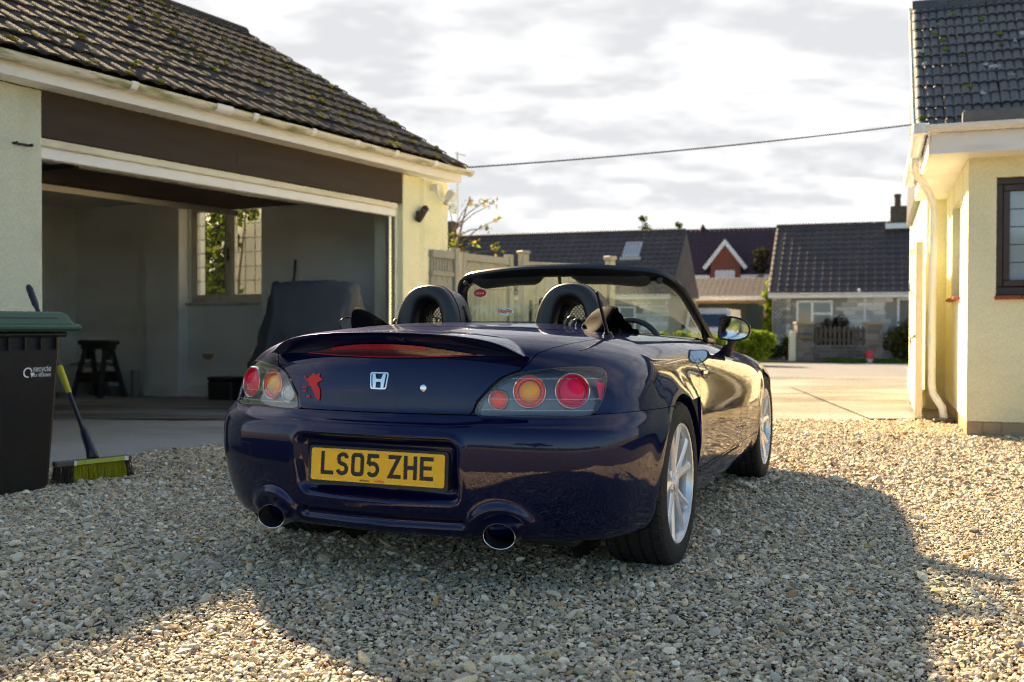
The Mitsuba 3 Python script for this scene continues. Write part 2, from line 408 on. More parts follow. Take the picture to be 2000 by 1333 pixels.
# eaves
G('soffit', bx(-3.2, 5.42, -0.19, -0.002, 2.603, 2.617), 'upvc')
for a, b in ((-3.2, 2.985), (2.988, 5.42)):
    G('fascia', bx(a, b, -0.21, -0.192, 2.598, 2.725, 0.003), 'upvc')
# gutter: half-round section along x
ang = np.linspace(PI, 2 * PI, 15)


def half_round(x0, x1, yc, zc, r, th=0.004):
    out = [(yc + r * math.cos(a), zc + r * math.sin(a)) for a in ang] + [(yc + (r - th) * math.cos(a), zc + (r - th) * math.sin(a)) for a in ang[::-1]]
    return prism(Polygon(out), x0, x1, 'x')


gut = G('gutter', half_round(-3.2, 5.50, -0.272, 2.735, 0.058), 'upvc_grimy', 40, label='half-round gutter streaked with algae')
for x in (-0.62, 0.55, 1.48, 1.85, 2.62, 3.28, 3.95, 4.7):
    w = 0.03 if x != 1.48 else 0.09
    part(gut, 'bracket', at(GA, cat([half_round(x - w, x + w, -0.272, 2.735, 0.063, 0.0035), bx(x - w, x + w, -0.336, -0.326, 2.733, 2.742)])), 'upvc', 40)
part(gut, 'end_cap', at(GA, prism(Polygon([(-0.272 + 0.064 * math.cos(a), 2.735 + 0.064 * math.sin(a)) for a in ang]), 5.50, 5.512, 'x')), 'upvc_grimy')
# roof
PITCH_G = math.atan2(4.84 - 2.74, 3.54)
SL = math.hypot(3.54, 4.84 - 2.74)
cg, sg = math.cos(PITCH_G), math.sin(PITCH_G)


def slope(oy, oz, c, s, sgn=1.0, x0=0.0):
    """A frame on a roof slope: x along the eaves, y up the slope, z out of it."""
    m = np.eye(4); m[:3, 0] = [1, 0, 0]; m[:3, 1] = [0, sgn * c, s]; m[:3, 2] = [0, -sgn * s, c]; m[:3, 3] = [x0, oy, oz]
    return m


def roll_tile(w, L, th=0.016, rolls=2, h=0.018, n=13):
    u = np.linspace(0, 1, n)
    prof = h * np.clip(np.sin(PI * ((u * rolls) % 1.0001)), 0, 1) ** 0.8
    prof[np.abs((u * rolls) % 1.0) < 1e-6] = 0
    top = []
    for (y, tilt) in ((0, 0.024), (L, 0.0)):
        top.append(np.stack([u * w, np.full(n, y), prof + th + tilt], -1))
    a, b = top
    bot = a - np.array([0, -0.001, th])
    P = np.stack([bot, a, b])
    return gridmesh(P, flip=True)


deck = Polygon([(-0.28, 2.70), (3.24, 4.80), (6.76, 2.70)])
G('roof_deck', prism(deck, -3.2, 5.36, 'x'), 'tile_body')
rf = G('verge', at(slope(-0.30, 2.735, cg, sg), bx(5.37, 5.40, 0.0, SL, -0.04, 0.028)), 'cream_paint')
NR, TW = 12, 0.33
gauge = SL / NR
base_tile = roll_tile(TW - 0.004, gauge + 0.03)
Ms = GA @ slope(-0.30, 2.742, cg, sg)
_t = mikit.ply(at(Ms, base_tile), 'tile_body', smooth=35)
tile_dicts = [{**_t, 'bsdf': {'type': 'ref', 'id': k}} for k in ('tile_body', 'tile_body', 'tile_body_dark', 'tile_body_pale')]
tm0 = np.linalg.inv(Ms)
cnt = 0
for r in range(NR):
    for c in range(26):
        x = 5.40 - (c + 1) * TW
        if x < -3.2:
            continue
        # what the frame cannot show of the roof's near end is left to the deck
        yb = r * gauge
        Q = Ms @ np.array([x + TW, yb + gauge, 0.03, 1.0])
        if (Q[0] / Q[1]) < -0.58 or (Q[2] - 0.9125) / Q[1] > 0.40:
            continue
        loc = np.eye(4)
        loc[:3, 3] = [x + rng.normal(0, 0.002), yb + rng.normal(0, 0.004), rng.normal(0.0, 0.002)]
        a = rng.normal(0, 0.006); loc[0, 0] = loc[1, 1] = math.cos(a); loc[0, 1] = -math.sin(a); loc[1, 0] = math.sin(a)
        b = rng.normal(0, 0.007); rx = np.eye(4); rx[1, 1] = rx[2, 2] = math.cos(b); rx[1, 2] = -math.sin(b); rx[2, 1] = math.sin(b)
        part(gar, 'tile', {**tile_dicts[rng.integers(0, 4)], 'to_world': T((Ms @ loc @ rx @ tm0).tolist())}, None)
        cnt += 1
# ridge tiles
for k in range(20):
    x1 = 5.40 - k * 0.45
    if x1 < 0:
        break
    prof = Polygon([(3.24 + 0.14 * math.cos(a), 4.80 + 0.11 * math.sin(a)) for a in np.linspace(-0.35, PI + 0.35, 11)])
    G('ridge_tile', prism(prof, x1 - 0.445, x1, 'x'), 'tile_body', 40)
# moss cushions: small lumps sitting on the tile noses
mv, mf, mc, n0 = [], [], [], 0
ico = trimesh.creation.icosphere(subdivisions=1)
for k in range(320):
    r = rng.integers(0, NR); x = rng.uniform(-2.0, 5.3)
    if meshkit.noise(np.array([[x * 0.9, r * 0.55, 2.0]]))[0] < 0.48:
        continue
    sx, sy, sz = rng.uniform(0.02, 0.06), rng.uniform(0.015, 0.03), rng.uniform(0.008, 0.02)
    vv = ico.vertices * [sx, sy, sz] * (1 + 0.35 * rng.normal(size=(len(ico.vertices), 1)) * 0.6)
    u = ((5.40 - x) / TW * 2) % 1
    vv = vv + [x, r * gauge + rng.uniform(0.0, 0.03), 0.045 + 0.03 * math.sin(PI * u)]
    mv.append(vv); mf.append(ico.faces + n0); n0 += len(vv)
    cbase = np.array([0.20, 0.19, 0.030]) if rng.random() < 0.55 else np.array([0.30, 0.28, 0.20])
    mc.append(np.tile(cbase * rng.uniform(0.7, 1.25), (len(vv), 1)))
part(gar, 'moss', at(Ms, tm(np.vstack(mv), np.vstack(mf))), 'moss', True, label='yellow green moss cushions on the tiles', kind='stuff', color=np.vstack(mc))
# gable above the end wall
G('gable', prism(Polygon([(0.35, 2.76), (3.24, 4.70), (6.4, 2.76)]), 5.17, 5.45, 'x'), 'render_cream')

# things fixed to the garage
fl = thing('floodlight', 'small white floodlight with motion sensor on the cream garage pier', 'floodlight')
part(fl, 'bracket', at(GA, cat([bx(5.06, 5.12, -0.10, 0.0, 2.47, 2.55, 0.01), tube([(5.09, -0.05, 2.48), (5.12, -0.09, 2.40), (5.20, -0.10, 2.36)], 0.012, 8)])), 'white_paint')
hd = bx(-0.06, 0.06, -0.05, 0.05, -0.065, 0.065, 0.012); hd.apply_transform(trimesh.transformations.rotation_matrix(0.6, [1, 0, 0])); hd.apply_translation([5.34, -0.12, 2.44])
part(fl, 'lamp_head', at(GA, hd), 'white_paint')
part(fl, 'sensor', at(GA, trimesh.creation.icosphere(subdivisions=2, radius=0.035).apply_translation([5.25, -0.10, 2.35])), 'galv', True)
wl = thing('wall_light', 'brown tilted tube shaped wall light on the cream pier', 'wall light')
ax = np.array([0.72, 0.0, 0.70]); c0 = np.array([4.80, -0.06, 2.17])
part(wl, 'body', at(GA, tube([c0 - ax * 0.10, c0 - ax * 0.09, c0 + ax * 0.035], [0.036, 0.042, 0.042], 16)), 'beam_brown', 40)
part(wl, 'collar', at(GA, tube([c0 + ax * 0.035, c0 + ax * 0.058], 0.030, 16)), 'galv', 40)
part(wl, 'cap', at(GA, tube([c0 + ax * 0.058, c0 + ax * 0.115, c0 + ax * 0.12], [0.042, 0.042, 0.035], 16)), 'beam_brown', 40)
part(wl, 'mount', at(GA, bx(4.775, 4.825, -0.03, 0.0, 2.13, 2.21, 0.006)), 'beam_brown')
hk = thing('wall_hook', 'short black bracket screwed to the pebbledashed wall', 'hook')
part(hk, 'plate', at(GA, bx(-0.24, -0.10, -0.018, 0.0, 2.175, 2.192, 0.004)), 'black_plastic')
for x in (-0.235, -0.115):
    part(hk, 'prong', at(GA, bx(x, x + 0.012, -0.05, -0.019, 2.172, 2.195, 0.003)), 'black_plastic')
# ---------------------------------------------------------------- the house on the right with its flat-roofed extension
hs = thing('cream_house', 'cream rendered house with a dark tiled roof and flat roofed extension right of the drive', 'house')


def H(name, mesh, m, smooth=False, **kw):
    return part(hs, name, at(RB, mesh), m, smooth, **kw)


EX = 2.9      # depth of the extension
# front wall of the extension with its window opening (x = 0 plane), left wall (y = 0 plane)
wy0r, wy1r, wz0r, wz1r = -1.75, -0.212, 1.17, 2.14
for a in ((-6, wy0r, 0.13, 2.50), (wy1r, 0.0, 0.13, 2.50), (wy0r, wy1r, 0.13, wz0r - 0.03), (wy0r, wy1r, wz1r, 2.50)):
    H('front_wall', bx(0.0, 0.25, a[0], a[1], a[2], a[3], 0.0), 'render_cream')
sx0, sx1 = 0.85, 1.95
for a in ((0.252, sx0, 0.13, 2.50), (sx1, EX, 0.13, 2.50), (sx0, sx1, 0.13, 1.16), (sx0, sx1, 2.10, 2.50)):
    H('side_wall', bx(a[0], a[1], -0.25, 0.0, a[2], a[3]), 'render_cream')
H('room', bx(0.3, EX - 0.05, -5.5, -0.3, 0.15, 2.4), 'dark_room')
# plinth blocks
yy = -0.004
k = 0
for L in (0.125, 0.14, 0.44, 0.44, 0.44, 0.44):
    H('plinth_block', bx(0.006, 0.2, yy - L + 0.007, yy, -0.08, 0.124, 0.005), 'block'); yy -= L
H('plinth_mortar', bx(0.014, 0.21, -2.4, -0.012, -0.08, 0.128), 'mortar')
xx = 0.008
for L in (0.44,) * 6:
    H('plinth_block', bx(xx + 0.007, min(xx + L, EX), -0.2, -0.008, -0.08, 0.124, 0.005) if xx > 0.1 else bx(0.21, xx + L, -0.2, -0.008, -0.08, 0.124, 0.005), 'block'); xx += L
# front window
fx0, fx1 = 0.055, 0.12
w = H('window', cat([bx(fx0, fx1, wy0r, wy1r, wz0r, wz0r + 0.07, 0.006), bx(fx0, fx1, wy0r, wy1r, wz1r - 0.06, wz1r, 0.006), bx(fx0, fx1, wy1r - 0.055, wy1r, wz0r + 0.07, wz1r - 0.06, 0.004),
                     bx(fx0, fx1, wy0r, wy0r + 0.055, wz0r + 0.07, wz1r - 0.06, 0.004), bx(fx0, fx1, -0.98, -0.91, wz0r + 0.07, wz1r - 0.06, 0.004)]), 'brown_frame', label='dark brown framed leaded window in the front wall')
for a, b in ((-0.91, wy1r - 0.055), (wy0r + 0.055, -0.98)):
    part(w, 'casement', at(RB, cat([bx(0.045, 0.10, a, b, wz0r + 0.07, wz0r + 0.125, 0.006), bx(0.045, 0.10, a, b, wz1r - 0.115, wz1r - 0.06, 0.006), bx(0.045, 0.10, a, a + 0.05, wz0r + 0.125, wz1r - 0.115, 0.004), bx(0.045, 0.10, b - 0.05, b, wz0r + 0.125, wz1r - 0.115, 0.004)])), 'brown_frame')
    part(w, 'pane', at(RB, bx(0.078, 0.082, a + 0.05, b - 0.05, wz0r + 0.12, wz1r - 0.11)), 'pane_painted_sky')
    part(w, 'lead_bars', at(RB, cat([bx(0.074, 0.0778, a + 0.05, b - 0.05, z - 0.004, z + 0.004) for z in np.linspace(wz0r + 0.125, wz1r - 0.115, 6)[1:-1]] + [bx(0.0735, 0.0777, y - 0.004, y + 0.004, wz0r + 0.125, wz1r - 0.115) for y in np.linspace(a + 0.05, b - 0.05, 4)[1:-1]])), 'lead')
sl = H('sill', cat([bx(-0.05, 0.055, -0.212 + 0.01 - 0.20 * (i + 1) + 0.004, -0.212 + 0.01 - 0.20 * i, 1.135, 1.168, 0.006) for i in range(8)]), 'red_tile', label='red tiled sill of the front window')
# side window, seen on edge
w = H('window', cat([bx(sx0, sx1, -0.16, -0.10, 1.19, 1.25), bx(sx0, sx1, -0.16, -0.10, 2.04, 2.10), bx(sx0, sx0 + 0.06, -0.16, -0.10, 1.25, 2.04), bx(sx1 - 0.06, sx1, -0.16, -0.10, 1.25, 2.04), bx(1.37, 1.43, -0.155, -0.105, 1.25, 2.04)]), 'brown_frame', label='dark brown window in the side wall')
part(w, 'pane', at(RB, bx(sx0 + 0.06, sx1 - 0.06, -0.14, -0.135, 1.25, 2.04)), 'pane_painted_sky')
H('sill', cat([bx(sx0 - 0.02 + 0.19 * i, sx0 - 0.02 + 0.19 * (i + 1) - 0.004, -0.10, 0.055, 1.158, 1.188, 0.006) for i in range(6)]), 'red_tile', label='red tiled sill of the side window')
# flat roof edge: soffit, fascias, gutter, dark upstand
H('soffit', cat([bx(-0.30, -0.002, -6, 0.30, 2.305, 2.32), bx(-0.002, EX, 0.002, 0.30, 2.305, 2.32)]), 'upvc')
H('fascia', bx(-0.325, -0.302, -6, 0.302, 2.300, 2.47, 0.003), 'upvc')
H('fascia', bx(-0.30, EX, 0.302, 0.322, 2.300, 2.47, 0.003), 'upvc')
H('flat_roof', bx(-0.30, EX, -6, 0.30, 2.50, 2.54), 'lead')
H('upstand', bx(-0.20, -0.05, -6, 0.06, 2.541, 2.665, 0.01), 'tile_slate', label='dark felt edge of the flat roof')
gp = [(0.058 * math.cos(a), 0.058 * math.sin(a)) for a in ang] + [(0.054 * math.cos(a), 0.054 * math.sin(a)) for a in ang[::-1]]
g2 = H('gutter', prism(Polygon([(-0.385 + x, 2.52 + z) for x, z in gp]), -6, 0.36, 'y'), 'upvc', 40)
H('gutter', prism(Polygon([(0.385 + x, 2.515 + z) for x, z in gp]), -0.36, EX, 'x'), 'upvc', 40)
part(g2, 'corner', at(RB, cat([tube([(-0.385, 0.385, 2.535), (-0.385, 0.385, 2.455)], 0.066, 14)])), 'upvc', 40)
part(g2, 'bracket', at(RB, prism(Polygon([(-0.385 + 1.1 * x, 2.52 + 1.1 * z) for x, z in gp]), -0.60, -0.55, 'y')), 'upvc', 40)
dp = H('downpipe', tube(spl([(0.9, 0.385, 2.47), (0.95, 0.385, 2.40), (1.25, 0.28, 2.24), (1.34, 0.22, 2.12), (1.36, 0.205, 1.95)], 16).tolist() + [(1.37, 0.205, 1.2), (1.38, 0.205, 0.36), (1.36, 0.19, 0.26), (1.26, 0.115, 0.14), (1.24, 0.10, 0.03)], 0.036, 12), 'upvc', True, label='white downpipe bent at its foot')
for z_ in (1.75, 0.75):
    part(dp, 'clip', at(RB, tube([(1.374, 0.205, z_ - .02), (1.374, 0.205, z_ + .02)], 0.042, 14)), 'upvc', 40)
part(hs, 'drain', at(RB, bx(1.06, 1.32, 0.012, 0.2, -0.02, 0.045, 0.01)), 'black_plastic')
# the main house behind: front wall, gable wall, roof
LY = 0.20
H('main_wall', bx(EX + 0.002, EX + 0.28, -7, LY, 0.0, 2.62), 'render_cream')
H('gable_wall', at(np.eye(4), prism(Polygon([(EX + 0.282, -0.25), (EX + 6.6, -0.25), (EX + 6.6, 2.55), (EX + 3.05, 5.0), (EX + 0.282, 2.58)]), LY - 0.25, LY, 'y')), 'render_cream')
H('side_plinth', bx(EX + 0.1, EX + 6.6, LY, LY + 0.02, -0.4, 0.2), 'render_cream')
ex0, ez0, run, rise = EX - 0.25, 2.60, 2.95, 2.62
ps = math.atan2(rise, run); cs_, ss_ = math.cos(ps), math.sin(ps); SLr = math.hypot(run, rise)
VY = 0.30
H('roof_deck', prism(Polygon([(ex0, ez0 - 0.06), (ex0 + run, ez0 + rise - 0.06), (ex0 + 2 * run, ez0 - 0.06)]), -7, VY - 0.02, 'y'), 'tile_slate')
mr = np.eye(4); mr[:3, 0] = [0, -1, 0]; mr[:3, 1] = [cs_, 0, ss_]; mr[:3, 2] = [-ss_, 0, cs_]; mr[:3, 3] = [ex0, VY, ez0]
Mr = RB @ mr
H('bargeboard', at(mr, bx(-0.035, -0.004, 0.0, SLr, -0.20, 0.0)), 'cream_paint')
NRr = 16; gr_ = SLr / NRr; TWr = 0.30
td = mikit.ply(at(Mr, roll_tile(TWr - 0.004, gr_ + 0.03, h=0.026, rolls=3, n=19)), 'tile_slate', smooth=35); imr = np.linalg.inv(Mr)
for r in range(NRr):
    for c in range(12):
        loc = np.eye(4); loc[:3, 3] = [c * TWr + rng.normal(0, 0.002), r * gr_ + rng.normal(0, 0.004), rng.normal(0, 0.002)]
        b = rng.normal(0, 0.008); rx = np.eye(4); rx[1, 1] = rx[2, 2] = math.cos(b); rx[1, 2] = -math.sin(b); rx[2, 1] = math.sin(b)
        Q = Mr @ np.array([c * TWr, (r + 1) * gr_, 0.05, 1])
        if Q[0] / Q[1] > 0.58 or (Q[2] < 2.62 and c > 3):
            continue
        part(hs, 'tile', {**td, 'to_world': T((Mr @ loc @ rx @ imr).tolist())}, None)
for k in range(9):
    prof = Polygon([(ex0 + run + 0.14 * math.cos(a), ez0 + rise - 0.03 + 0.12 * math.sin(a)) for a in np.linspace(-0.35, PI + 0.35, 11)])
    H('ridge_tile', prism(prof, VY - (k + 1) * 0.45 + 0.005, VY - k * 0.45, 'y'), 'tile_slate', 40)
mv, mf, mc, n0 = [], [], [], 0
for k in range(70):
    r = rng.integers(1, NRr); c = rng.uniform(0, 3.4)
    vv = ico.vertices * [rng.uniform(0.015, 0.05), rng.uniform(0.015, 0.06), rng.uniform(0.008, 0.016)] * (1 + 0.2 * rng.normal(size=(len(ico.vertices), 1)))
    u = (c / TWr * 2) % 1
    vv = vv + [c, r * gr_ + rng.uniform(0, 0.2), 0.040 + 0.02 * math.sin(PI * u)]
    mv.append(vv); mf.append(ico.faces + n0); n0 += len(vv)
    cb = np.array([0.12, 0.15, 0.03]) if rng.random() < 0.6 else np.array([0.34, 0.35, 0.34])
    mc.append(np.tile(cb * rng.uniform(0.7, 1.2), (len(vv), 1)))
part(hs, 'moss', at(Mr, tm(np.vstack(mv), np.vstack(mf))), 'moss', True, label='moss and lichen on the slate grey tiles', kind='stuff', color=np.vstack(mc))
# the open gate leaf beside the house
gt = thing('open_gate', 'cream boarded drive gate standing open beside the downpipe', 'gate')
gy = 0.325
for i in range(8):
    x0 = 1.41 + i * 0.229
    part(gt, 'board', at(RB, bx(x0, x0 + 0.225, gy, gy + 0.025, 0.07, 1.70 + 0.02 * math.sin(i * 2.1), 0.004)), 'gate_paint')
part(gt, 'stile', at(RB, bx(1.36, 1.407, gy - 0.035, gy + 0.03, 0.02, 1.73, 0.006)), 'gate_paint')
part(gt, 'stile', at(RB, bx(3.245, 3.30, gy - 0.035, gy + 0.03, 0.02, 1.80, 0.006)), 'gate_paint')
for z in (0.25, 0.95, 1.55):
    part(gt, 'rail', at(RB, bx(1.41, 3.243, gy - 0.035, gy - 0.002, z, z + 0.09, 0.004)), 'gate_paint')
part(gt, 'pull_handle', at(RB, tube(spl([(1.55, gy + 0.026, 1.22), (1.55, gy + 0.06, 1.24), (1.55, gy + 0.06, 1.36), (1.55, gy + 0.026, 1.38)], 12), 0.008, 8)), 'galv', True)
part(gt, 'latch', at(RB, cat([bx(1.50, 1.60, gy + 0.026, gy + 0.04, 0.80, 0.83), tube([(1.53, gy + 0.04, 0.815), (1.53, gy + 0.07, 0.79), (1.53, gy + 0.07, 0.74)], 0.008, 8)])), 'dark_metal')
# the overhead cable
p0 = (RB @ np.array([EX + 1.55, LY + 0.02, 3.44, 1]))[:3]; p1 = (GA @ np.array([5.47, 0.25, 2.79, 1]))[:3]
tt = np.linspace(0, 1, 40)[:, None]
cab = p0 * (1 - tt) + p1 * tt; cab[:, 2] -= (0.05 * 4 * tt * (1 - tt))[:, 0]
whole('overhead_cable', 'overhead cable sagging between the garage roof and the house gable', 'cable', tube(cab, 0.009, 6), 'black_plastic', True)
# ---------------------------------------------------------------- foliage helper
def leaf_cloud(centres, radii, n, size, cols, seed, squash=0.85, shell=0.55, thin=True):
    """n little leaves through the volume of some blobs: (mesh, vertex colours)."""
    r = np.random.default_rng(seed)
    centres = np.asarray(centres, float); radii = np.asarray(radii, float)
    w = radii ** 2; w = w / w.sum()
    k = r.choice(len(centres), n, p=w)
    d = r.normal(size=(n, 3)); d /= np.linalg.norm(d, axis=1, keepdims=True)
    rad = radii[k] * (shell + (1 - shell) * r.random(n)) * (0.75 + 0.5 * meshkit.noise(d * 2.2 + centres[k] * 3.1 + 9, 3))
    c = centres[k] + d * rad[:, None] * np.array([1, 1, squash])
    a = r.normal(size=(n, 3)); a /= np.linalg.norm(a, axis=1, keepdims=True)
    nn = d * 0.6 + r.normal(size=(n, 3)) * 0.7 + np.array([0, 0, 0.4]); u = np.cross(nn, a); u /= np.linalg.norm(u, axis=1, keepdims=True) + 1e-9
    v = np.cross(nn, u); v /= np.linalg.norm(v, axis=1, keepdims=True) + 1e-9
    s = size * r.uniform(0.6, 1.4, n)[:, None]
    V = np.stack([c - u * s, c - v * s * 0.45 + 0.0 * u, c + u * s, c + v * s * 0.45], 1).reshape(-1, 3)
    b = np.arange(n) * 4
    F = np.vstack([np.c_[b, b + 1, b + 2], np.c_[b, b + 2, b + 3]])
    cols = np.asarray(cols, float)
    cc = cols[r.integers(0, len(cols), n)] * r.uniform(0.65, 1.3, n)[:, None] * (0.7 + 0.6 * meshkit.noise(c * (1.0 / max(radii.mean(), 0.05)), 8))[:, None]
    return tm(V, F), np.repeat(np.clip(cc, 0, 1), 4, 0)


GREEN = [(0.060, 0.095, 0.018), (0.085, 0.13, 0.022), (0.045, 0.075, 0.018)]
LIME = [(0.20, 0.27, 0.025), (0.26, 0.32, 0.03), (0.12, 0.19, 0.02)]
AUTUMN = [(0.20, 0.15, 0.02), (0.26, 0.17, 0.02), (0.13, 0.14, 0.02), (0.17, 0.10, 0.02)]


def shrub(name, label, catg, x, y, z, blobs, n, size, cols, seed, trunk=None, group=None):
    t = thing(name, label, catg, group)
    c = [(x + b[0], y + b[1], z + b[2]) for b in blobs]; r = [b[3] for b in blobs]
    m, col = leaf_cloud(c, r, n, size, cols, seed)
    part(t, 'foliage', m, 'leaf_thin', False, color=col)
    st = []
    for q in c:
        base = np.array([x + (q[0] - x) * 0.2, y + (q[1] - y) * 0.2, z - 0.02])
        st.append(tube([base, (base + q) / 2 + [0.03, 0.02, 0.05], q], [trunk or 0.03, (trunk or 0.03) * .7, (trunk or 0.03) * .3], 6))
    part(t, 'stem', cat(st), 'bark', True)
    return t


# ---------------------------------------------------------------- the row of bungalows across the road
YAW_F = 110.0
ZB = -0.30


def roof_courses(w, L, rows, col=0.3, h=0.03, tilt=0.028):
    """One sheet of tile courses w wide and L long up the slope, with rolls: geometry cheap enough for a far roof."""
    nx = int(w / col * 4) + 1
    u = np.linspace(0, w, nx)
    prof = h * np.maximum(np.sin(2 * PI * u / col), -0.2)
    ms = []
    for r in range(rows):
        y0, y1 = r * L / rows, (r + 1) * L / rows + 0.02
        P = np.stack([np.stack([u, np.full(nx, y0 + 0.001), prof + tilt - 0.02], -1), np.stack([u, np.full(nx, y0), prof + tilt], -1), np.stack([u, np.full(nx, y1), prof], -1)])
        ms.append(gridmesh(P, flip=True))
    return cat(ms)


def stones(x0, x1, z0, z1, yface, seed, holes=(), hh=0.16, depth=0.02, cols=((0.66, 0.63, 0.56), (0.56, 0.54, 0.49), (0.72, 0.69, 0.62))):
    """Coursed stone facing with recessed joints: (mesh, colours), on the plane y = yface looking to -y."""
    r = np.random.default_rng(seed); ms, cl = [], []
    z = z0
    while z < z1 - 0.04:
        h = min(hh * r.uniform(0.8, 1.25), z1 - z)
        x = x0 - r.uniform(0, 0.2)
        while x < x1:
            L = r.uniform(0.25, 0.6)
            a, b = max(x, x0) + 0.008, min(x + L, x1) - 0.008
            if b - a > 0.03 and not any(a < hx1 and b > hx0 and z < hz1 and z + h > hz0 for hx0, hx1, hz0, hz1 in holes):
                p = depth * r.uniform(0.7, 1.3)
                ms.append(bx(a, b, yface - p, yface + 0.01, z + 0.007, z + h - 0.007)); c = np.array(cols[r.integers(len(cols))]) * r.uniform(0.8, 1.15)
                cl.append(np.tile(c, (8, 1)))
            x += L
        z += h
    return cat(ms), np.vstack(cl)


def upvc_window(holder, M, x0, x1, z0, z1, y, mull=(), trans=None, pm='pane_far', nm='window', label=None):
    f = 0.07
    fr = [bx(x0, x1, y - 0.03, y + 0.05, z0, z0 + f), bx(x0, x1, y - 0.03, y + 0.05, z1 - f, z1), bx(x0, x0 + f, y - 0.028, y + 0.05, z0 + f, z1 - f), bx(x1 - f, x1, y - 0.028, y + 0.05, z0 + f, z1 - f)]
    for m in mull:
        fr.append(bx(m - f * .6, m + f * .6, y - 0.026, y + 0.05, z0 + f, z1 - f))
    if trans:
        fr.append(bx(trans[0], trans[1], y - 0.024, y + 0.05, trans[2] - f * .5, trans[2] + f * .5))
    k = part(holder, nm, at(M, cat(fr)), 'white_paint', label=label)
    xs = [x0 + f, *mull, x1 - f]
    for a, b in zip(xs[:-1], xs[1:]):
        part(k, 'pane', at(M, bx(a, b, y + 0.012, y + 0.018, z0 + f, z1 - f)), pm)
    return k


def bungalow(t, M, L, D, eave, ridge, wall_holes, rows, skylights=(), seed=1, verge='right'):
    """Local frame M: x to the right along the front, y back. Parts: walls with stone facing, roof courses, ridge, fascia, gutter."""
    segs = []
    for (a, b, c, d) in wall_holes:
        segs.append((a, b, c, d))
    part(t, 'wall', at(M, bx(0, L, 0.03, D, 0, eave)), 'mortar')
    m, c = stones(0.0, L, 0.0, eave - 0.02, 0.03, seed, wall_holes)
    part(t, 'stonework', at(M, m), 'stone_v', kind='stuff', color=c)
    run = D / 2
    gp = Polygon([(0.0, eave), (D, eave), (run, ridge - 0.05)])
    part(t, 'gable', at(M, prism(Polygon([(y, z) for y, z in gp.exterior.coords[:-1]]), 0.0, 0.25, 'x')), 'mortar')
    part(t, 'gable', at(M, prism(Polygon([(y, z) for y, z in gp.exterior.coords[:-1]]), L - 0.25, L, 'x')), 'stone_gable')
    ov = 0.25
    Ls = math.hypot(run + ov, (ridge - eave) * (run + ov) / run); c_, s_ = (run + ov) / Ls, (ridge - eave) * (run + ov) / run / Ls
    z0 = ridge - s_ * Ls
    part(t, 'roof', at(M, prism(Polygon([(-ov, z0 - 0.03), (run, ridge - 0.03), (D + ov, z0 - 0.03)]), -0.12, L + 0.12, 'x')), 'tile_far')
    sm = slope(-ov, z0, c_, s_, x0=-0.15)
    rk = part(t, 'roof_tiles', at(M @ sm, roof_courses(L + 0.30, Ls, rows)), 'tile_far', kind='stuff')
    part(t, 'ridge', at(M, cat([tube([(-0.15 + 0.45 * i, run, ridge + 0.0), (-0.15 + 0.45 * i + 0.44, run, ridge + 0.0)], 0.10, 8) for i in range(int((L + 0.3) / 0.45))])), 'tile_far')
    part(t, 'fascia', at(M, bx(-0.12, L + 0.12, -ov - 0.03, -ov - 0.002, z0 - 0.20, z0 - 0.02)), 'upvc')
    part(t, 'gutter', at(M, half_round(-0.12, L + 0.12, -ov - 0.09, z0 - 0.03, 0.055)), 'white_paint', 40)
    return sm, Ls


mat('stone_gable', lambda p, n, uv: mix((0.74, 0.69, 0.55), (0.60, 0.56, 0.45), cell_rand((p.x + p.y) * 2.2 + dr.floor(p.z * 6) * 0.5, p.z * 6)), 0.95,
    bump=lambda p, n, uv: smoothstep(0.0, 0.10, dr.minimum(dr.abs(p.z * 6 - dr.round(p.z * 6)), 1.0)) * 0.01, bscale=1.0)

# right-hand bungalow
MC = frame(9.46, 36.7, YAW_F, ZB)
bc = thing('stone_bungalow', 'right hand stone bungalow with white windows, chimney and front garden fence', 'bungalow', 'bungalows across the road')
hC = [(0.85, 2.10, 1.02, 2.13), (4.25, 5.35, 0.5, 2.2)]
smC, LsC = bungalow(bc, MC, 9.0, 6.2, 2.62, 5.10, hC, 13, seed=3)
upvc_window(bc, MC, 0.85, 2.10, 1.02, 2.13, 0.0, (1.40,), (1.45, 2.03, 1.66), label='white window left of the round bush')
upvc_window(bc, MC, 4.25, 5.35, 0.5, 2.2, 0.0, (), label='white glazed door at the right')
part(bc, 'lintel', at(MC, bx(4.1, 5.5, -0.02, 0.02, 2.24, 2.45)), 'lead')
part(bc, 'downpipe', at(MC, tube([(3.0, -0.36, 2.52), (3.0, -0.3, 2.35), (3.18, -0.06, 2.2), (3.18, -0.06, 0.3)], 0.04, 8)), 'white_paint', True)
ch = part(bc, 'chimney', at(MC, bx(4.02, 5.0, 2.75, 3.45, 4.6, 5.72)), 'bark')
part(ch, 'flashing', at(MC, bx(3.85, 5.2, 2.55, 2.74, 4.86, 5.06)), 'galv')
for x in (4.28, 4.76):
    part(ch, 'chimney_pot', at(MC, lathe([(0.12, 5.72), (0.11, 6.1), (0.13, 6.12), (0.13, 6.2), (0.09, 6.2)], 12).apply_translation([x, 3.1, 0])), 'bark', 40)
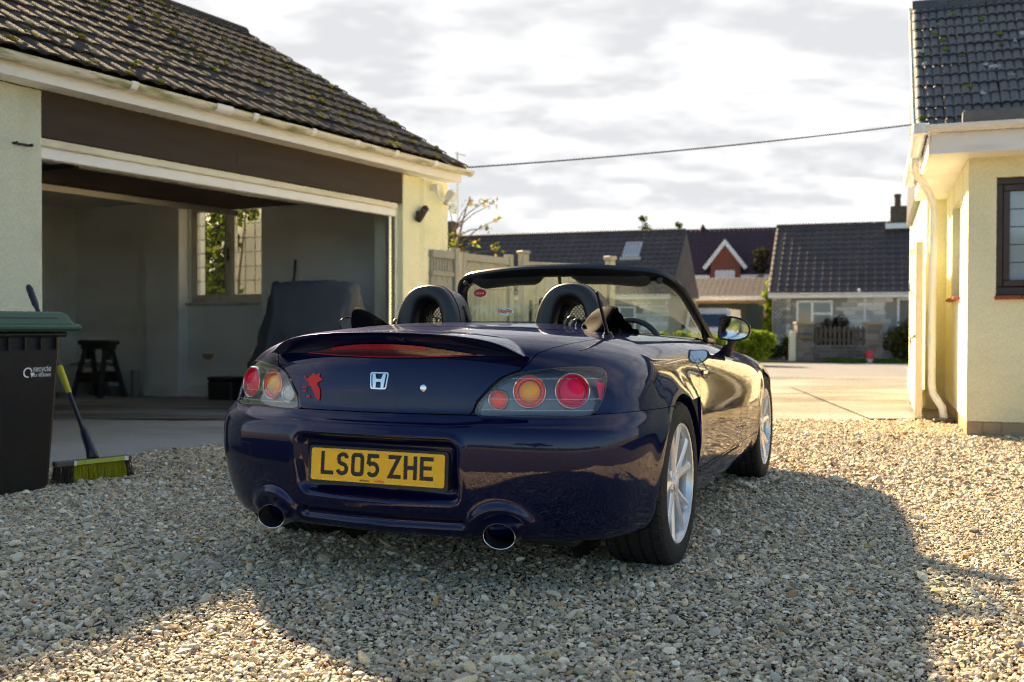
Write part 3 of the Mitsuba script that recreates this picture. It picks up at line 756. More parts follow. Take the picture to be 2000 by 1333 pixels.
# trellis on its wall
tr = thing('trellis', 'grey diamond trellis on the wall of the right hand bungalow', 'trellis')
sl_ = []
for i in range(-6, 7):
    for sgn in (1, -1):
        ln = LineString([(0.36 + i * 0.15 - sgn * 1.0, 0.4), (0.36 + i * 0.15 + sgn * 1.0, 2.4)]).intersection(sbox(0.05, 0.68, 0.5, 2.2))
        if ln.length > 0.05:
            sl_.append(prism(ln.buffer(0.014, cap_style=2), -0.03 - 0.012 * (sgn > 0), -0.018 - 0.012 * (sgn > 0), 'y'))
part(tr, 'lattice', at(MC, cat(sl_)), 'galv_paint')
part(tr, 'border', at(MC, cat([bx(0.03, 0.06, -0.045, -0.01, 0.5, 2.2), bx(0.67, 0.70, -0.045, -0.01, 0.5, 2.2)])), 'galv_paint')
mat('galv_paint', (0.13, 0.14, 0.15), 0.7)
# left-hand bungalow
MA = frame(*((np.array([5.89, 38.0]) - np.array([0.9397, -0.342]) * 11.0)), YAW_F, ZB)
ba = thing('stone_bungalow', 'left hand bungalow with a rooflight in its long brown roof', 'bungalow', 'bungalows across the road')
smA, LsA = bungalow(ba, MA, 11.0, 6.0, 2.62, 5.05, [(7.9, 9.7, 0.5, 1.95)], 13, seed=4)
upvc_window(ba, MA, 7.9, 9.75, 0.45, 1.95, 0.0, (8.55, 9.1), label='white patio window seen through the windscreen')
rl = part(ba, 'rooflight', at(MA @ smA, cat([bx(8.98, 9.04, 2.35, 3.30, 0.02, 0.13), bx(9.60, 9.66, 2.35, 3.30, 0.02, 0.13), bx(9.04, 9.60, 2.35, 2.42, 0.02, 0.13), bx(9.04, 9.60, 3.23, 3.30, 0.02, 0.13)])), 'galv')
part(rl, 'pane', at(MA @ smA, bx(9.04, 9.60, 2.42, 3.23, 0.07, 0.09)), 'roof_glass')
part(rl, 'flashing', at(MA @ smA, bx(8.90, 9.74, 2.15, 2.34, 0.03, 0.06)), 'galv')
mat('roof_glass', (0.30, 0.32, 0.33), 0.08, spec=1.0)
ch = part(ba, 'chimney', at(MA, bx(0.45, 1.0, 2.7, 3.3, 4.6, 5.75)), 'bark')
# house with dormer between them, set back
MB = frame(8.75, 53.6, 108.0, ZB)
bb = thing('dormer_house', 'brick house with purple roof and white edged dormer set back between the bungalows', 'house')
part(bb, 'wall', at(MB, bx(0, 4.9, 0.0, 5.6, 0, 3.85)), 'red_brick')
part(bb, 'roof', at(MB, prism(Polygon([(-0.25, 3.75), (2.8, 6.55), (5.85, 3.75)]), -0.2, 5.0, 'x')), 'tile_purple')
part(bb, 'roof_tiles', at(MB @ slope(-0.27, 3.76, 3.05 / 4.14, 2.8 / 4.14, x0=-0.2), roof_courses(5.2, 4.14, 14, 0.26, 0.012, 0.02)), 'tile_purple', kind='stuff')
part(bb, 'fascia', at(MB, bx(-0.2, 1.75, -0.36, -0.30, 3.68, 3.86)), 'white_paint')
part(bb, 'fascia', at(MB, bx(3.35, 5.0, -0.36, -0.30, 3.68, 3.86)), 'white_paint')
dm = part(bb, 'dormer', at(MB, prism(Polygon([(1.80, 3.2), (3.30, 3.2), (3.30, 4.45), (2.55, 5.45), (1.80, 4.45)]), -0.38, 1.9, 'y')), 'red_brick', label='brick dormer with white bargeboards')
for sgn in (1, -1):
    part(dm, 'bargeboard', at(MB, prism(Polygon([(2.55, 5.72), (2.55, 5.42), (2.55 + sgn * 1.0, 4.12), (2.55 + sgn * 1.15, 4.25)]), -0.52, -0.42, 'y')), 'white_paint')
    part(dm, 'roof', at(MB, prism(Polygon([(2.55, 5.70), (2.55, 5.60), (2.55 + sgn * 1.05, 4.25), (2.55 + sgn * 1.13, 4.27)]), -0.415, 2.2, 'y')), 'tile_purple')
upvc_window(dm, MB, 2.05, 3.05, 3.35, 4.1, -0.41, (2.55,), pm='white_paint')
part(bb, 'finial', at(MB, lathe([(0.22, 6.5), (0.12, 6.7), (0.02, 6.85)], 6).apply_translation([0.98, 2.8, 0])), 'tile_purple')
# its garage block in front
MD = frame(8.18, 46.6, 108.0, ZB)
bd = thing('garage_block', 'low garage with brown lean roof and ochre side wall in front of the dormer house', 'garage')
part(bd, 'wall', at(MD, cat([bx(0, 0.35, 0, 6.0, 0, 2.55), bx(3.1, 3.45, 0, 5.4, 0, 2.55), bx(0.35, 3.1, 0.05, 0.4, 2.25, 2.55), bx(0.35, 3.1, 2.0, 2.2, 0, 2.55)])), 'block')
part(bd, 'side_gable', at(MD, prism(Polygon([(0, 0), (5.4, 0), (5.4, 2.5), (2.7, 3.46), (0, 2.5)]), 3.455, 3.60, 'x')), 'ochre_wall')
part(bd, 'roof', at(MD, prism(Polygon([(-0.3, 2.52), (2.7, 3.52), (5.7, 2.52)]), -0.3, 3.62, 'x')), 'tile_far')
part(bd, 'roof_tiles', at(MD @ slope(-0.31, 2.53, 3.0 / 3.162, 1.0 / 3.162, x0=-0.3), roof_courses(3.95, 3.162, 12, 0.25, 0.006, 0.018)), 'tile_far', kind='stuff')
part(bd, 'fascia', at(MD, bx(-0.3, 3.64, -0.36, -0.302, 2.38, 2.55)), 'white_paint')
part(bd, 'door', at(MD, bx(0.36, 3.09, 0.5, 0.56, 0, 2.24)), 'dark_green')
mat('dark_green', (0.018, 0.035, 0.028), 0.6)
sg = thing('side_gate', 'dark green boarded gate between the garage block and the trellis', 'gate')
MG = frame(8.95, 38.6, YAW_F, ZB)
for i in range(5):
    part(sg, 'board', at(MG, bx(0.0 + i * 0.13, 0.125 + i * 0.13, 0, 0.03, 0, 1.95 + 0.10 * math.sin(PI * (i + 0.5) / 5), 0.004)), 'dark_green')
for z in (0.3, 1.6):
    part(sg, 'rail', at(MG, bx(0, 0.65, 0.031, 0.07, z, z + 0.1)), 'dark_green')

# the white van
van = thing('white_van', 'white van parked nose out in front of the garage block', 'van')
MV = frame(7.55, 39.6, YAW_F, ZB)
side = Polygon([(0.0, 0.35), (-0.05, 0.55), (0.0, 0.95), (0.55, 1.12), (1.15, 1.72), (1.4, 1.86), (4.1, 1.86), (4.25, 1.6), (4.25, 0.35)]).buffer(0.05).buffer(-0.02)
part(van, 'body', at(MV, prism(Polygon([(y, z) for y, z in side.exterior.coords]), -0.86, 0.86, 'x')), 'white_paint', 30)
c_, s_ = 0.6 / math.hypot(.6, .6), 0.6 / math.hypot(.6, .6)
part(van, 'windscreen', at(MV @ slope(0.50, 1.10, 0.707, 0.707), bx(-0.72, 0.72, 0.05, 0.80, 0.02, 0.045, 0.01)), 'van_glass')
mat('van_glass', (0.02, 0.035, 0.055), 0.03, spec=1.0)
part(van, 'roof_rack', at(MV, cat([bx(-0.78 + 0.13 * i, -0.70 + 0.13 * i, 1.2, 1.4, 1.82, 1.93, 0.01) for i in range(12)])), 'white_paint')
part(van, 'bumper', at(MV, bx(-0.82, 0.82, -0.12, 0.05, 0.33, 0.56, 0.03)), 'black_plastic')
for s in (-1, 1):
    part(van, 'headlight', at(MV, bx(s * 0.78, s * 0.52, -0.07, 0.02, 0.72, 0.90, 0.02)), 'galv')
    part(van, 'wing_mirror', at(MV, bx(s * 0.90, s * 1.05, 0.75, 0.85, 1.05, 1.30, 0.03)), 'black_plastic')
    for y in (0.75, 3.5):
        wh = lathe([(0.0, -0.1), (0.2, -0.1), (0.31, -0.08), (0.33, 0), (0.31, 0.08), (0.0, 0.1)], 20, 'x').apply_translation([s * 0.78, y, 0.33])
        part(van, 'wheel', at(MV, wh), 'black_plastic', 40)

# ---------------------------------------------------------------- gardens across the road
gw = thing('garden_wall', 'low stone garden wall with two pillars and a wooden picket fence on it', 'garden wall')
MW = frame(9.72, 34.4, YAW_F - 15, ZB)
for (a, b) in ((0.0, 0.55), (2.32, 2.85)):
    m, c = stones(a, b, 0, 1.28, 0.0, int(a * 10) + 5, hh=0.14, cols=((0.22, 0.19, 0.16), (0.16, 0.145, 0.13)))
    part(gw, 'pillar', at(MW, bx(a, b, 0.0, 0.5, 0, 1.28)), 'mortar'); part(gw, 'stonework', at(MW, m), 'stone_v', kind='stuff', color=c)
    part(gw, 'coping', at(MW, bx(a - 0.04, b + 0.04, -0.05, 0.54, 1.281, 1.36, 0.01)), 'block')
m, c = stones(0.55, 2.32, 0, 0.55, 0.0, 9, hh=0.14, cols=((0.13, 0.12, 0.11), (0.09, 0.085, 0.08)))
part(gw, 'low_wall', at(MW, bx(0.551, 2.319, 0.0, 0.35, 0, 0.55)), 'mortar'); part(gw, 'stonework', at(MW, m), 'stone_v', kind='stuff', color=c)
for i in range(11):
    x = 0.62 + i * 0.155
    part(gw, 'picket', at(MW, prism(Polygon([(x, 0.552), (x + 0.09, 0.552), (x + 0.09, 1.16), (x + 0.045, 1.24), (x, 1.16)]), 0.10, 0.125, 'y')), 'bark')
for z in (0.70, 1.02):
    part(gw, 'rail', at(MW, bx(0.551, 2.319, 0.126, 0.17, z, z + 0.08)), 'bark')
pl = whole('letter_box', 'dark letter box fixed to the left stone pillar', 'letter box', at(MW, bx(0.02, 0.50, -0.11, -0.025, 0.78, 0.98, 0.015)), 'van_glass')
whole('gate_post', 'cream post against the left stone pillar', 'post', at(MW, prism(Polygon([(-0.24, 0), (-0.04, 0), (-0.04, 0.98), (-0.14, 1.06), (-0.24, 0.98)]), -0.02, 0.18, 'y')), 'gate_paint')
hy = thing('hydrant_post', 'small red and white marker post on the grass verge', 'marker post')
part(hy, 'post', lathe([(0.0, 0), (0.10, 0), (0.10, 0.12), (0.095, 0.13)], 14).apply_translation([11.85, 33.4, ZB]), 'white_paint', 40)
part(hy, 'cap', lathe([(0.12, 0.13), (0.12, 0.36), (0.10, 0.40), (0.0, 0.41)], 14).apply_translation([11.85, 33.4, ZB]), 'red_lens_solid', 40)
mat('red_lens_solid', (0.55, 0.015, 0.03), 0.4)
# grass verge
vv, vf, vc = [], [], []
r_ = np.random.default_rng(31); n = 5200
px_ = r_.uniform(10.6, 15.5, n); py_ = r_.uniform(33.3, 34.6, n) - 0.05 * (px_ - 11)
hgt = r_.uniform(0.05, 0.15, n); an = r_.uniform(0, PI, n)
V = np.stack([np.stack([px_ - 0.02 * np.cos(an), py_ - 0.02 * np.sin(an), 0 * px_ + ZB + 0.02], -1), np.stack([px_ + 0.02 * np.cos(an), py_ + 0.02 * np.sin(an), 0 * px_ + ZB + 0.02], -1),
              np.stack([px_ + r_.normal(0, .03, n), py_ + r_.normal(0, .03, n), ZB + hgt], -1)], 1).reshape(-1, 3)
whole('verge_grass', 'strip of bright green grass verge beside the road', 'grass', tm(V, np.arange(3 * n).reshape(-1, 3)), 'leaf_thin', kind='stuff', color=np.repeat(np.array([0.09, 0.20, 0.02]) * r_.uniform(0.6, 1.4, (n, 1)), 3, 0))
shrub('round_bush', 'dark round bush in front of the white window', 'bush', 11.55, 36.0, ZB, [(0, 0, .95, .62), (.35, 0, .8, .5), (-.4, 0, .75, .5), (0, 0, .5, .6), (.1, 0, 1.35, .4), (-.2, 0, 1.2, .35)], 3600, .06, [(0.030, 0.034, 0.016), (0.045, 0.045, 0.022), (0.060, 0.050, 0.03)], 5)
shrub('garden_hedge', 'olive hedge right of the right stone pillar', 'hedge', 13.4, 34.2, ZB, [(-.4, 0, .75, .5), (0, 0, .95, .55), (.5, 0, .9, .6), (1.2, -.2, .9, .6), (-.1, 0, .4, .5), (.7, 0, .4, .6)], 4200, .07, [(0.10, 0.095, 0.025), (0.14, 0.12, 0.03), (0.06, 0.065, 0.02)], 6)
shrub('lime_hedge', 'bright yellow green hedge behind the door mirror', 'hedge', 6.6, 31.5, -0.3, [(-2.6, .6, .55, .5), (-1.9, .5, .6, .5), (-1.2, .4, .6, .52), (-.5, .3, .62, .5), (.2, .2, .65, .52), (.8, 0, .72, .5), (1.2, -.1, .75, .42), (1.05, -.1, .4, .4)], 9000, .07, LIME, 7)
shrub('lime_bush', 'tall lime green shrub in the gap left of the right hand bungalow', 'shrub', 11.45, 44.5, ZB, [(0, 0, 1.2, .6), (.1, 0, 2.0, .5), (0, 0, 2.6, .42), (.05, 0, 3.1, .3)], 3000, .09, LIME, 8)
shrub('dark_tree', 'small dark tree crown above the gap beside the dormer house', 'tree', 12.4, 50.5, ZB, [(0, 0, 4.2, .45), (.1, 0, 4.8, .45), (0, 0, 3.4, .4)], 1500, .08, [(0.03, 0.03, 0.02), (0.05, 0.045, 0.03)], 9, trunk=.06)
for i, (x, y, h, lab) in enumerate([(8.5, 66, 8.2, 'thin tree top above the rooflight'), (11.2, 68, 8.0, 'thin tree top left of the dormer house ridge')]):
    t = thing('far_tree', lab, 'tree')
    m, c = leaf_cloud([(x, y, h - .3), (x + .2, y, h - 1.0), (x - .2, y, h - 1.6)], [.35, .5, .6], 700, .10, GREEN, 40 + i, shell=.2)
    part(t, 'crown', m, 'leaf_thin', color=c); part(t, 'trunk', tube([(x, y, ZB), (x, y, h - .4)], [.1, .03], 6), 'bark', True)
# pot and plants by the trellis
pt = thing('flower_pot', 'terracotta pot of yellow flowers beside the trellis', 'flower pot')
part(pt, 'pot', lathe([(0.0, 0.02), (0.17, 0.02), (0.23, 0.42), (0.26, 0.42), (0.26, 0.48), (0.2, 0.48)], 16).apply_translation([9.85, 35.7, ZB]), 'red_tile', 40)
m, c = leaf_cloud([(9.85, 35.7, ZB + .68), (9.7, 35.7, ZB + .6), (10.0, 35.7, ZB + .62)], [.28, .22, .22], 900, .05, GREEN, 50, shell=.2); part(pt, 'leaves', m, 'leaf_thin', color=c)
m, c = leaf_cloud([(9.95, 35.65, ZB + .84), (10.1, 35.65, ZB + .8)], [.16, .12], 120, .045, [(0.6, 0.36, 0.02)], 51, shell=.6); part(pt, 'flowers', m, 'leaf_thin', color=c)
shrub('low_shrub', 'low dark green shrub left of the terracotta pot', 'shrub', 9.25, 35.6, ZB, [(0, 0, .35, .32), (.2, 0, .3, .28), (-.2, 0, .3, .28)], 1200, .05, GREEN, 10)

# ---------------------------------------------------------------- fence and planting beyond the garage
FE = frame(-0.72, 12.1, 31.0)
fn = thing('board_fence', 'beige boarded fence running from the garage towards the road', 'fence')
for x, h in ((0.0, 1.84), (0.16, 1.80), (1.26, 1.84)):
    part(fn, 'post', at(FE, bx(x, x + 0.10, -0.05, 0.05, 0, h, 0.008)), 'fence_paint')
for x0, x1 in ((-0.45, -0.002), (0.262, 1.258)):
    part(fn, 'rail', at(FE, bx(x0, x1, -0.04, 0.04, 1.70, 1.79, 0.006)), 'fence_paint')
    part(fn, 'rail', at(FE, bx(x0, x1, -0.035, 0.035, 1.49, 1.55, 0.006)), 'fence_paint')
    part(fn, 'rail', at(FE, bx(x0, x1, -0.035, 0.035, 0.10, 0.19, 0.006)), 'fence_paint')
    nb = max(2, int((x1 - x0) / 0.10)); wb = (x1 - x0) / nb
    for i in range(nb):
        part(fn, 'board', at(FE, bx(x0 + i * wb + 0.003, x0 + (i + 1) * wb - 0.003, -0.012, 0.012, 0.191, 1.489, 0.003)), 'fence_paint')
    for i in range(nb * 2):
        w2 = (x1 - x0) / (nb * 2)
        part(fn, 'slat', at(FE, bx(x0 + i * w2 + 0.008, x0 + (i + 1) * w2 - 0.008, -0.010, 0.010, 1.551, 1.699, 0.002)), 'fence_paint')
fg = thing('drive_gate', 'beige boarded gate leaf swung open at the end of the fence', 'gate')
FG = frame(0.02, 13.25, 52.0)
for x in (0.11, 1.68):
    part(fg, 'post', at(FG, bx(x, x + 0.11, -0.055, 0.055, 0, 1.86 if x < 1 else 1.84, 0.01)), 'fence_paint')
    part(fg, 'post_cap', at(FG, bx(x - 0.02, x + 0.13, -0.075, 0.075, 1.862 if x < 1 else 1.842, 1.90, 0.015)), 'fence_paint')
part(fg, 'rail', at(FG, bx(0.225, 1.675, -0.04, 0.04, 1.66, 1.76, 0.008)), 'fence_paint')
for i in range(10):
    part(fg, 'board', at(FG, bx(0.225 + i * 0.145 + 0.002, 0.225 + (i + 1) * 0.145 - 0.002, -0.014, 0.014, 0.08, 1.658, 0.004)), 'fence_paint')
part(fg, 'latch', at(FG, bx(0.25, 0.28, -0.06, -0.016, 0.95, 1.25, 0.006)), 'dark_metal')
# small tree and thin mast beyond the garage
sp = thing('small_tree', 'small tree with sparse orange green leaves right of the cream pier', 'tree')
x, y = -0.95, 15.6
br = [tube(spl([(x, y, 0), (x + .03, y, 1.2), (x + .1, y, 2.1), (x + .3, y, 2.9)], 10), np.linspace(.05, .008, 10), 7)]
tips = []
r_ = np.random.default_rng(12)
for k in range(16):
    b = np.array([x + .05, y, r_.uniform(1.3, 2.5)]); e = b + [r_.uniform(-.25, .75), r_.uniform(-.4, .4), r_.uniform(.15, .55)]
    br.append(tube([b, (b + e) / 2 + [0, 0, .05], e], [.014, .009, .004], 5)); tips.append(e)
part(sp, 'trunk', cat(br), 'bark', True)
m, c = leaf_cloud(tips, [.14] * len(tips), 330, .035, AUTUMN + LIME, 13, shell=.1); part(sp, 'crown', m, 'leaf_thin', color=c)
m, c = leaf_cloud([(x + .1, y, 1.95), (x + .35, y, 1.8), (x - .15, y, 1.8), (x + .1, y, 1.6), (x + .5, y, 1.65)], [.28, .28, .28, .35, .25], 1300, .045, AUTUMN + GREEN, 14, shell=.2); part(sp, 'lower_foliage', m, 'leaf_thin', color=c)
ms_ = thing('thin_mast', 'thin grey mast with a short cross arm beyond the garage', 'mast')
part(ms_, 'pole', tube([(-0.88, 16.4, 0), (-0.895, 16.4, 3.72)], 0.016, 8), 'galv', True)
part(ms_, 'arm', tube([(-0.93, 16.4, 3.70), (-0.76, 16.4, 3.66)], 0.010, 6), 'galv', True)
# greenery behind the garage: outside the window and above the ridge
shrub('climbing_plant', 'sunlit leafy climber outside the garage window', 'climber', *(GA @ np.array([5.95, 4.25, 0, 1]))[:2], 0.0,
      [(0, 0, 1.3, .35), (-.1, .1, 1.7, .3), (0, 0, 2.1, .35), (.1, .05, 2.5, .3), (-.35, .3, 1.5, .35), (-.3, .2, 2.2, .35), (.1, -.2, .8, .35), (.45, -.1, 2.55, .22)], 2600, .06, LIME + GREEN, 15)
whole('boundary_wall', 'pale grey wall outside the garage window', 'wall', at(GA, bx(6.5, 6.62, 2.0, 6, 0, 3.0)), 'white_paint')
rt = thing('ridge_tree', 'leafy tree top showing above the garage ridge', 'tree')
q = (GA @ np.array([7.2, 5.0, 0, 1]))[:2]
m, c = leaf_cloud([(q[0] + .12, q[1], 5.05), (q[0] - .2, q[1], 5.25), (q[0] + .5, q[1], 4.75), (q[0], q[1], 4.5)], [.35, .3, .35, .6], 900, .07, LIME + GREEN, 16, shell=.1)
part(rt, 'crown', m, 'leaf_thin', color=c); part(rt, 'trunk', tube([(q[0], q[1], 0), (q[0], q[1], 4.9)], [.12, .03], 7), 'bark', True)
# what stands behind the camera and shows in the paintwork
bt = thing('spreading_tree', 'wide spreading tree mirrored in the boot lid', 'tree')
r_ = np.random.default_rng(77)
bl = [(-3 + 2.6 * math.cos(a) * s, -24 + 2.4 * math.sin(a) * s, 3.3 + 0.8 * (1 - s) + r_.normal(0, .2)) for a in np.linspace(0, 2 * PI, 9)[:-1] for s in (.5, 1.2)]
m, c = leaf_cloud(bl, [1.0] * len(bl), 5000, .16, GREEN, 78, squash=.5, shell=.3); part(bt, 'crown', m, 'leaf', color=c)
part(bt, 'trunk', cat([tube([(-3, -24, 0), (-3, -24, 2.2)], [.3, .22], 8)] + [tube([(-3, -24, 2.0), b], [.14, .04], 6) for b in bl]), 'bark', True)
hgm, hgc = leaf_cloud([(x, -42 + 2 * math.sin(x * .3), 0.9) for x in np.arange(-60, 60, 2.2)], [1.7] * 55, 9000, .35, GREEN, 79, shell=.4)
whole('field_hedge', 'dark hedge line mirrored across the rear bumper', 'hedge', hgm, 'leaf', color=hgc)
# ---------------------------------------------------------------- the car: body surface
CAR = np.eye(4)
CYAW = 0.3908
CAR[:3, 0] = [math.sin(CYAW), math.cos(CYAW), 0]; CAR[:3, 1] = [-math.cos(CYAW), math.sin(CYAW), 0]; CAR[:3, 3] = [-0.154, 4.187, 0]
# Car coordinates: x forwards from the rear axle, y to the left, z up. One half is designed, the other mirrored.
# Levels from the sill up and over to the cockpit edge; rows: (rear x, rear z | half width, z at the rear wheel | exponent)
LV = [(-0.66, .215, .74, .20, 3.4), (-0.775, .190, .815, .175, 3.4), (-0.822, .255, .854, .25, 3.45), (-0.852, .36, .870, .36, 3.5), (-0.862, .46, .878, .46, 3.6),
      (-0.860, .545, .878, .545, 3.55), (-0.838, .588, .875, .585, 3.45), (-0.803, .612, .870, .615, 3.3), (-0.800, .66, .862, .665, 3.22), (-0.790, .73, .846, .722, 3.12),
      (-0.772, .790, .817, .772, 3.0), (-0.745, .832, .778, .813, 2.9), (-0.69, .864, .730, .844, 2.8), (-0.60, .886, .682, .865, 2.8), (-0.42, .904, .642, .876, 2.8),
      (-0.18, .918, .612, .882, 3.2), (0.05, .925, .590, .884, 4.0)]
XC = [0, 0, 0, 0, 0, 0, 0, 0, 0, 0, 0, 0.0, .02, .05, .10, .15, .22]      # where each level's rear curve ends and its side begins
SIDE = {   # x: (w, z) per level
    0.40: [(.74, .195), (.79, .17), (.826, .21), (.852, .31), (.866, .43), (.872, .53), (.871, .58), (.868, .615), (.861, .665), (.848, .715), (.826, .762), (.796, .803), (.758, .835), (.716, .856), (.680, .866), (.655, .870), (.632, .870)],
    0.80: [(.74, .19), (.79, .165), (.824, .20), (.849, .30), (.862, .42), (.867, .52), (.866, .575), (.863, .615), (.857, .665), (.845, .715), (.823, .760), (.795, .798), (.760, .828), (.722, .848), (.690, .857), (.668, .860), (.645, .859)],
    1.20: [(.74, .19), (.79, .165), (.824, .20), (.848, .30), (.861, .42), (.866, .52), (.865, .57), (.862, .608), (.855, .655), (.842, .702), (.819, .745), (.790, .781), (.756, .810), (.722, .830), (.694, .840), (.675, .844), (.655, .844)],
    1.62: [(0.74, 0.19), (0.79, 0.17), (0.822, 0.21), (0.847, 0.31), (0.86, 0.43), (0.864, 0.52), (0.863, 0.567), (0.86, 0.604), (0.852, 0.648), (0.837, 0.692), (0.812, 0.732), (0.782, 0.764), (0.748, 0.79), (0.716, 0.805), (0.695, 0.812), (0.68, 0.815), (0.665, 0.817)],
    2.05: [(0.73, 0.195), (0.79, 0.18), (0.822, 0.23), (0.847, 0.33), (0.86, 0.44), (0.864, 0.52), (0.863, 0.564), (0.859, 0.599), (0.849, 0.638), (0.832, 0.677), (0.805, 0.711), (0.773, 0.738), (0.738, 0.76), (0.708, 0.77), (0.69, 0.775), (0.678, 0.777), (0.665, 0.779)],
    2.40: [(0.72, 0.2), (0.79, 0.185), (0.82, 0.24), (0.845, 0.34), (0.858, 0.44), (0.862, 0.51), (0.861, 0.554), (0.856, 0.591), (0.845, 0.629), (0.826, 0.666), (0.797, 0.698), (0.762, 0.724), (0.726, 0.744), (0.698, 0.752), (0.682, 0.756), (0.67, 0.758), (0.655, 0.76)],
}
XF = [3.02, 3.10, 3.16, 3.19, 3.20, 3.195, 3.185, 3.17, 3.14, 3.09, 3.02, 2.94, 2.86, 2.80, 2.76, 2.72, 2.68]   # nose
ZF = [.22, .19, .25, .34, .43, .49, .52, .54, .56, .58, .605, .628, .648, .662, .672, .68, .687]
NL = len(LV)
th_r = np.radians([0, 10, 20, 30, 40, 50, 58, 66, 74, 82, 90])
sk_x = sorted(SIDE)
th_f = np.radians([75, 60, 48, 36, 24, 12, 0])
rows = []
for l, (xb, zr, b, zs, m) in enumerate(LV):
    row = []
    for th in th_r:
        c, s = math.cos(th) ** (2 / m), math.sin(th) ** (2 / m)
        x = XC[l] - (XC[l] - xb) * (c if c > 1e-9 else 0); y = b * s
        k = np.clip((th / (PI / 2)), 0, 1); k = k * k * (3 - 2 * k)
        t1, t2 = min(max(y / 0.5, 0), 1), min(max((0.87 - y) / 0.32, 0), 1)
        bow = 0.037 * t1 * t1 * (3 - 2 * t1) * t2 * t2 * (3 - 2 * t2) * (1.0 if l < 13 else 0.5)
        row.append((x + bow, y, zr * (1 - k) + zs * k))
    for x in sk_x:
        row.append((x, *SIDE[x][l]))
    w2, z2 = SIDE[2.40][l]
    for th in th_f:
        c, s = math.cos(th) ** (2 / 2.7), math.sin(th) ** (2 / 2.7)
        k = 1 - th / (PI / 2)
        row.append((2.40 + (XF[l] - 2.40) * (c if c > 1e-9 else 0), w2 * (s if s > 1e-9 else 0), z2 * (1 - k) + ZF[l] * k))
    rows.append(row)
CTRL = np.array(rows).transpose(1, 0, 2)          # (stations, levels, 3)
NS = CTRL.shape[0]
# fine grid: denser at the rear
fs = np.unique(np.concatenate([np.linspace(0, 10, 191), np.linspace(10, 16, 151), np.linspace(16, NS - 1, 45)]))
fv = np.linspace(0, NL - 1, 16 * 9 + 1)


def spline_grid(ctrl, fs, fv):
    A = PchipInterpolator(np.arange(ctrl.shape[0]), ctrl, axis=0)(fs)
    return PchipInterpolator(np.arange(ctrl.shape[1]), A, axis=1)(fv)


BODY = spline_grid(CTRL, fs, fv)
BODY = gaussian_filter1d(BODY, 7.1, axis=0, mode='nearest'); BODY = gaussian_filter1d(BODY, 3.4, axis=1, mode='nearest')
# the long flanks are faired more strongly, so that they mirror the yard in clean lines
FAIR = gaussian_filter1d(gaussian_filter1d(BODY, 16.5, axis=0, mode='nearest'), 4.5, axis=1, mode='nearest')
_w = (np.clip((fs - 9.0) / 1.6, 0, 1) * np.clip((16.6 - fs) / 1.2, 0, 1))[:, None, None]
BODY = BODY * (1 - _w) + FAIR * _w
BODY[0, :, 1] = 0.0
S_, V_ = np.meshgrid(fs, fv, indexing='ij')


def smooth01(a, b, x):
    t = np.clip((x - a) / (b - a), 0, 1)
    return t * t * (3 - 2 * t)


def rbox(x, y, cx, cy, hx, hy, r):
    """Signed distance to a rounded rectangle."""
    qx, qy = np.abs(x - cx) - hx + r, np.abs(y - cy) - hy + r
    return np.hypot(np.maximum(qx, 0), np.maximum(qy, 0)) + np.minimum(np.maximum(qx, qy), 0) - r


def shape_details(P):
    P = P.copy(); x, y, z = P[..., 0].copy(), P[..., 1].copy(), P[..., 2].copy()
    rear = smooth01(-0.35, -0.6, x)
    # number plate recess with a raised lip above it
    d = rbox(y, z, 0, 0.427, 0.312, 0.092 + 0.012, 0.035)
    mk = rear * smooth01(0.006, -0.022, d) * (V_ < 6.5)
    P[..., 0] += mk * (np.maximum(-0.792 - (z - 0.427) * 0.075, P[..., 0] + 0.02) - P[..., 0])
    P[..., 0] -= rear * 0.007 * np.exp(-((d - 0.012) / 0.010) ** 2) * (z > 0.33) * (V_ < 6.2) * smooth01(0.36, 0.45, z)
    # the step under the boot lid: a shallow slot in the bumper's top face
    d2 = rbox(y, V_, 0, 6.15, 0.36, 0.40, 0.1)
    P[..., 2] -= rear * 0.010 * smooth01(0.05, -0.12, d2)
    # lower rib of the bumper
    d3 = rbox(y, z, 0, 0.252, 0.325, 0.020, 0.019)
    P[..., 0] += rear * 0.020 * smooth01(0.004, -0.014, d3)
    # bulges over the tail pipes
    r = np.hypot(np.abs(y) - 0.447, (z - 0.215) * 1.15)
    P[..., 0] -= rear * 0.020 * np.exp(-((r - 0.105) / 0.022) ** 2) * smooth01(0.20, 0.26, z)
    # wheel arch flares
    for xa in (0.0, 2.4):
        r = np.hypot(x - xa, z - 0.315)
        P[..., 1] += 0.010 * np.exp(-((r - 0.345) / 0.055) ** 2) * (V_ > 1) * smooth01(0.5, 0.75, y)
    # crease along the door below the belt
    return P


BODY = shape_details(BODY)


def grid_normals(P):
    du = np.gradient(P, axis=0); dv = np.gradient(P, axis=1)
    n = np.cross(du, dv)
    n /= np.linalg.norm(n, axis=-1, keepdims=True) + 1e-12
    return n


BN = grid_normals(BODY)
if BN[95, 60] @ np.array([-1, 1, 0]) < 0:
    BN = -BN
i_, j_ = np.meshgrid(np.arange(len(fs) - 1), np.arange(len(fv) - 1), indexing='ij')
a_ = (i_ * len(fv) + j_).ravel(); b_ = a_ + 1; c_2 = a_ + len(fv); d_2 = c_2 + 1
BF = np.vstack([np.c_[a_, d_2, b_], np.c_[a_, c_2, d_2]])
BV = np.concatenate([BODY.reshape(-1, 3), BN.reshape(-1, 3), S_.reshape(-1, 1), V_.reshape(-1, 1)], 1)   # x y z nx ny nz s v
_n = np.cross(BV[BF[len(BF) // 3, 1], :3] - BV[BF[len(BF) // 3, 0], :3], BV[BF[len(BF) // 3, 2], :3] - BV[BF[len(BF) // 3, 0], :3])
if _n @ BV[BF[len(BF) // 3, 0], 3:6] < 0:
    BF = BF[:, ::-1]
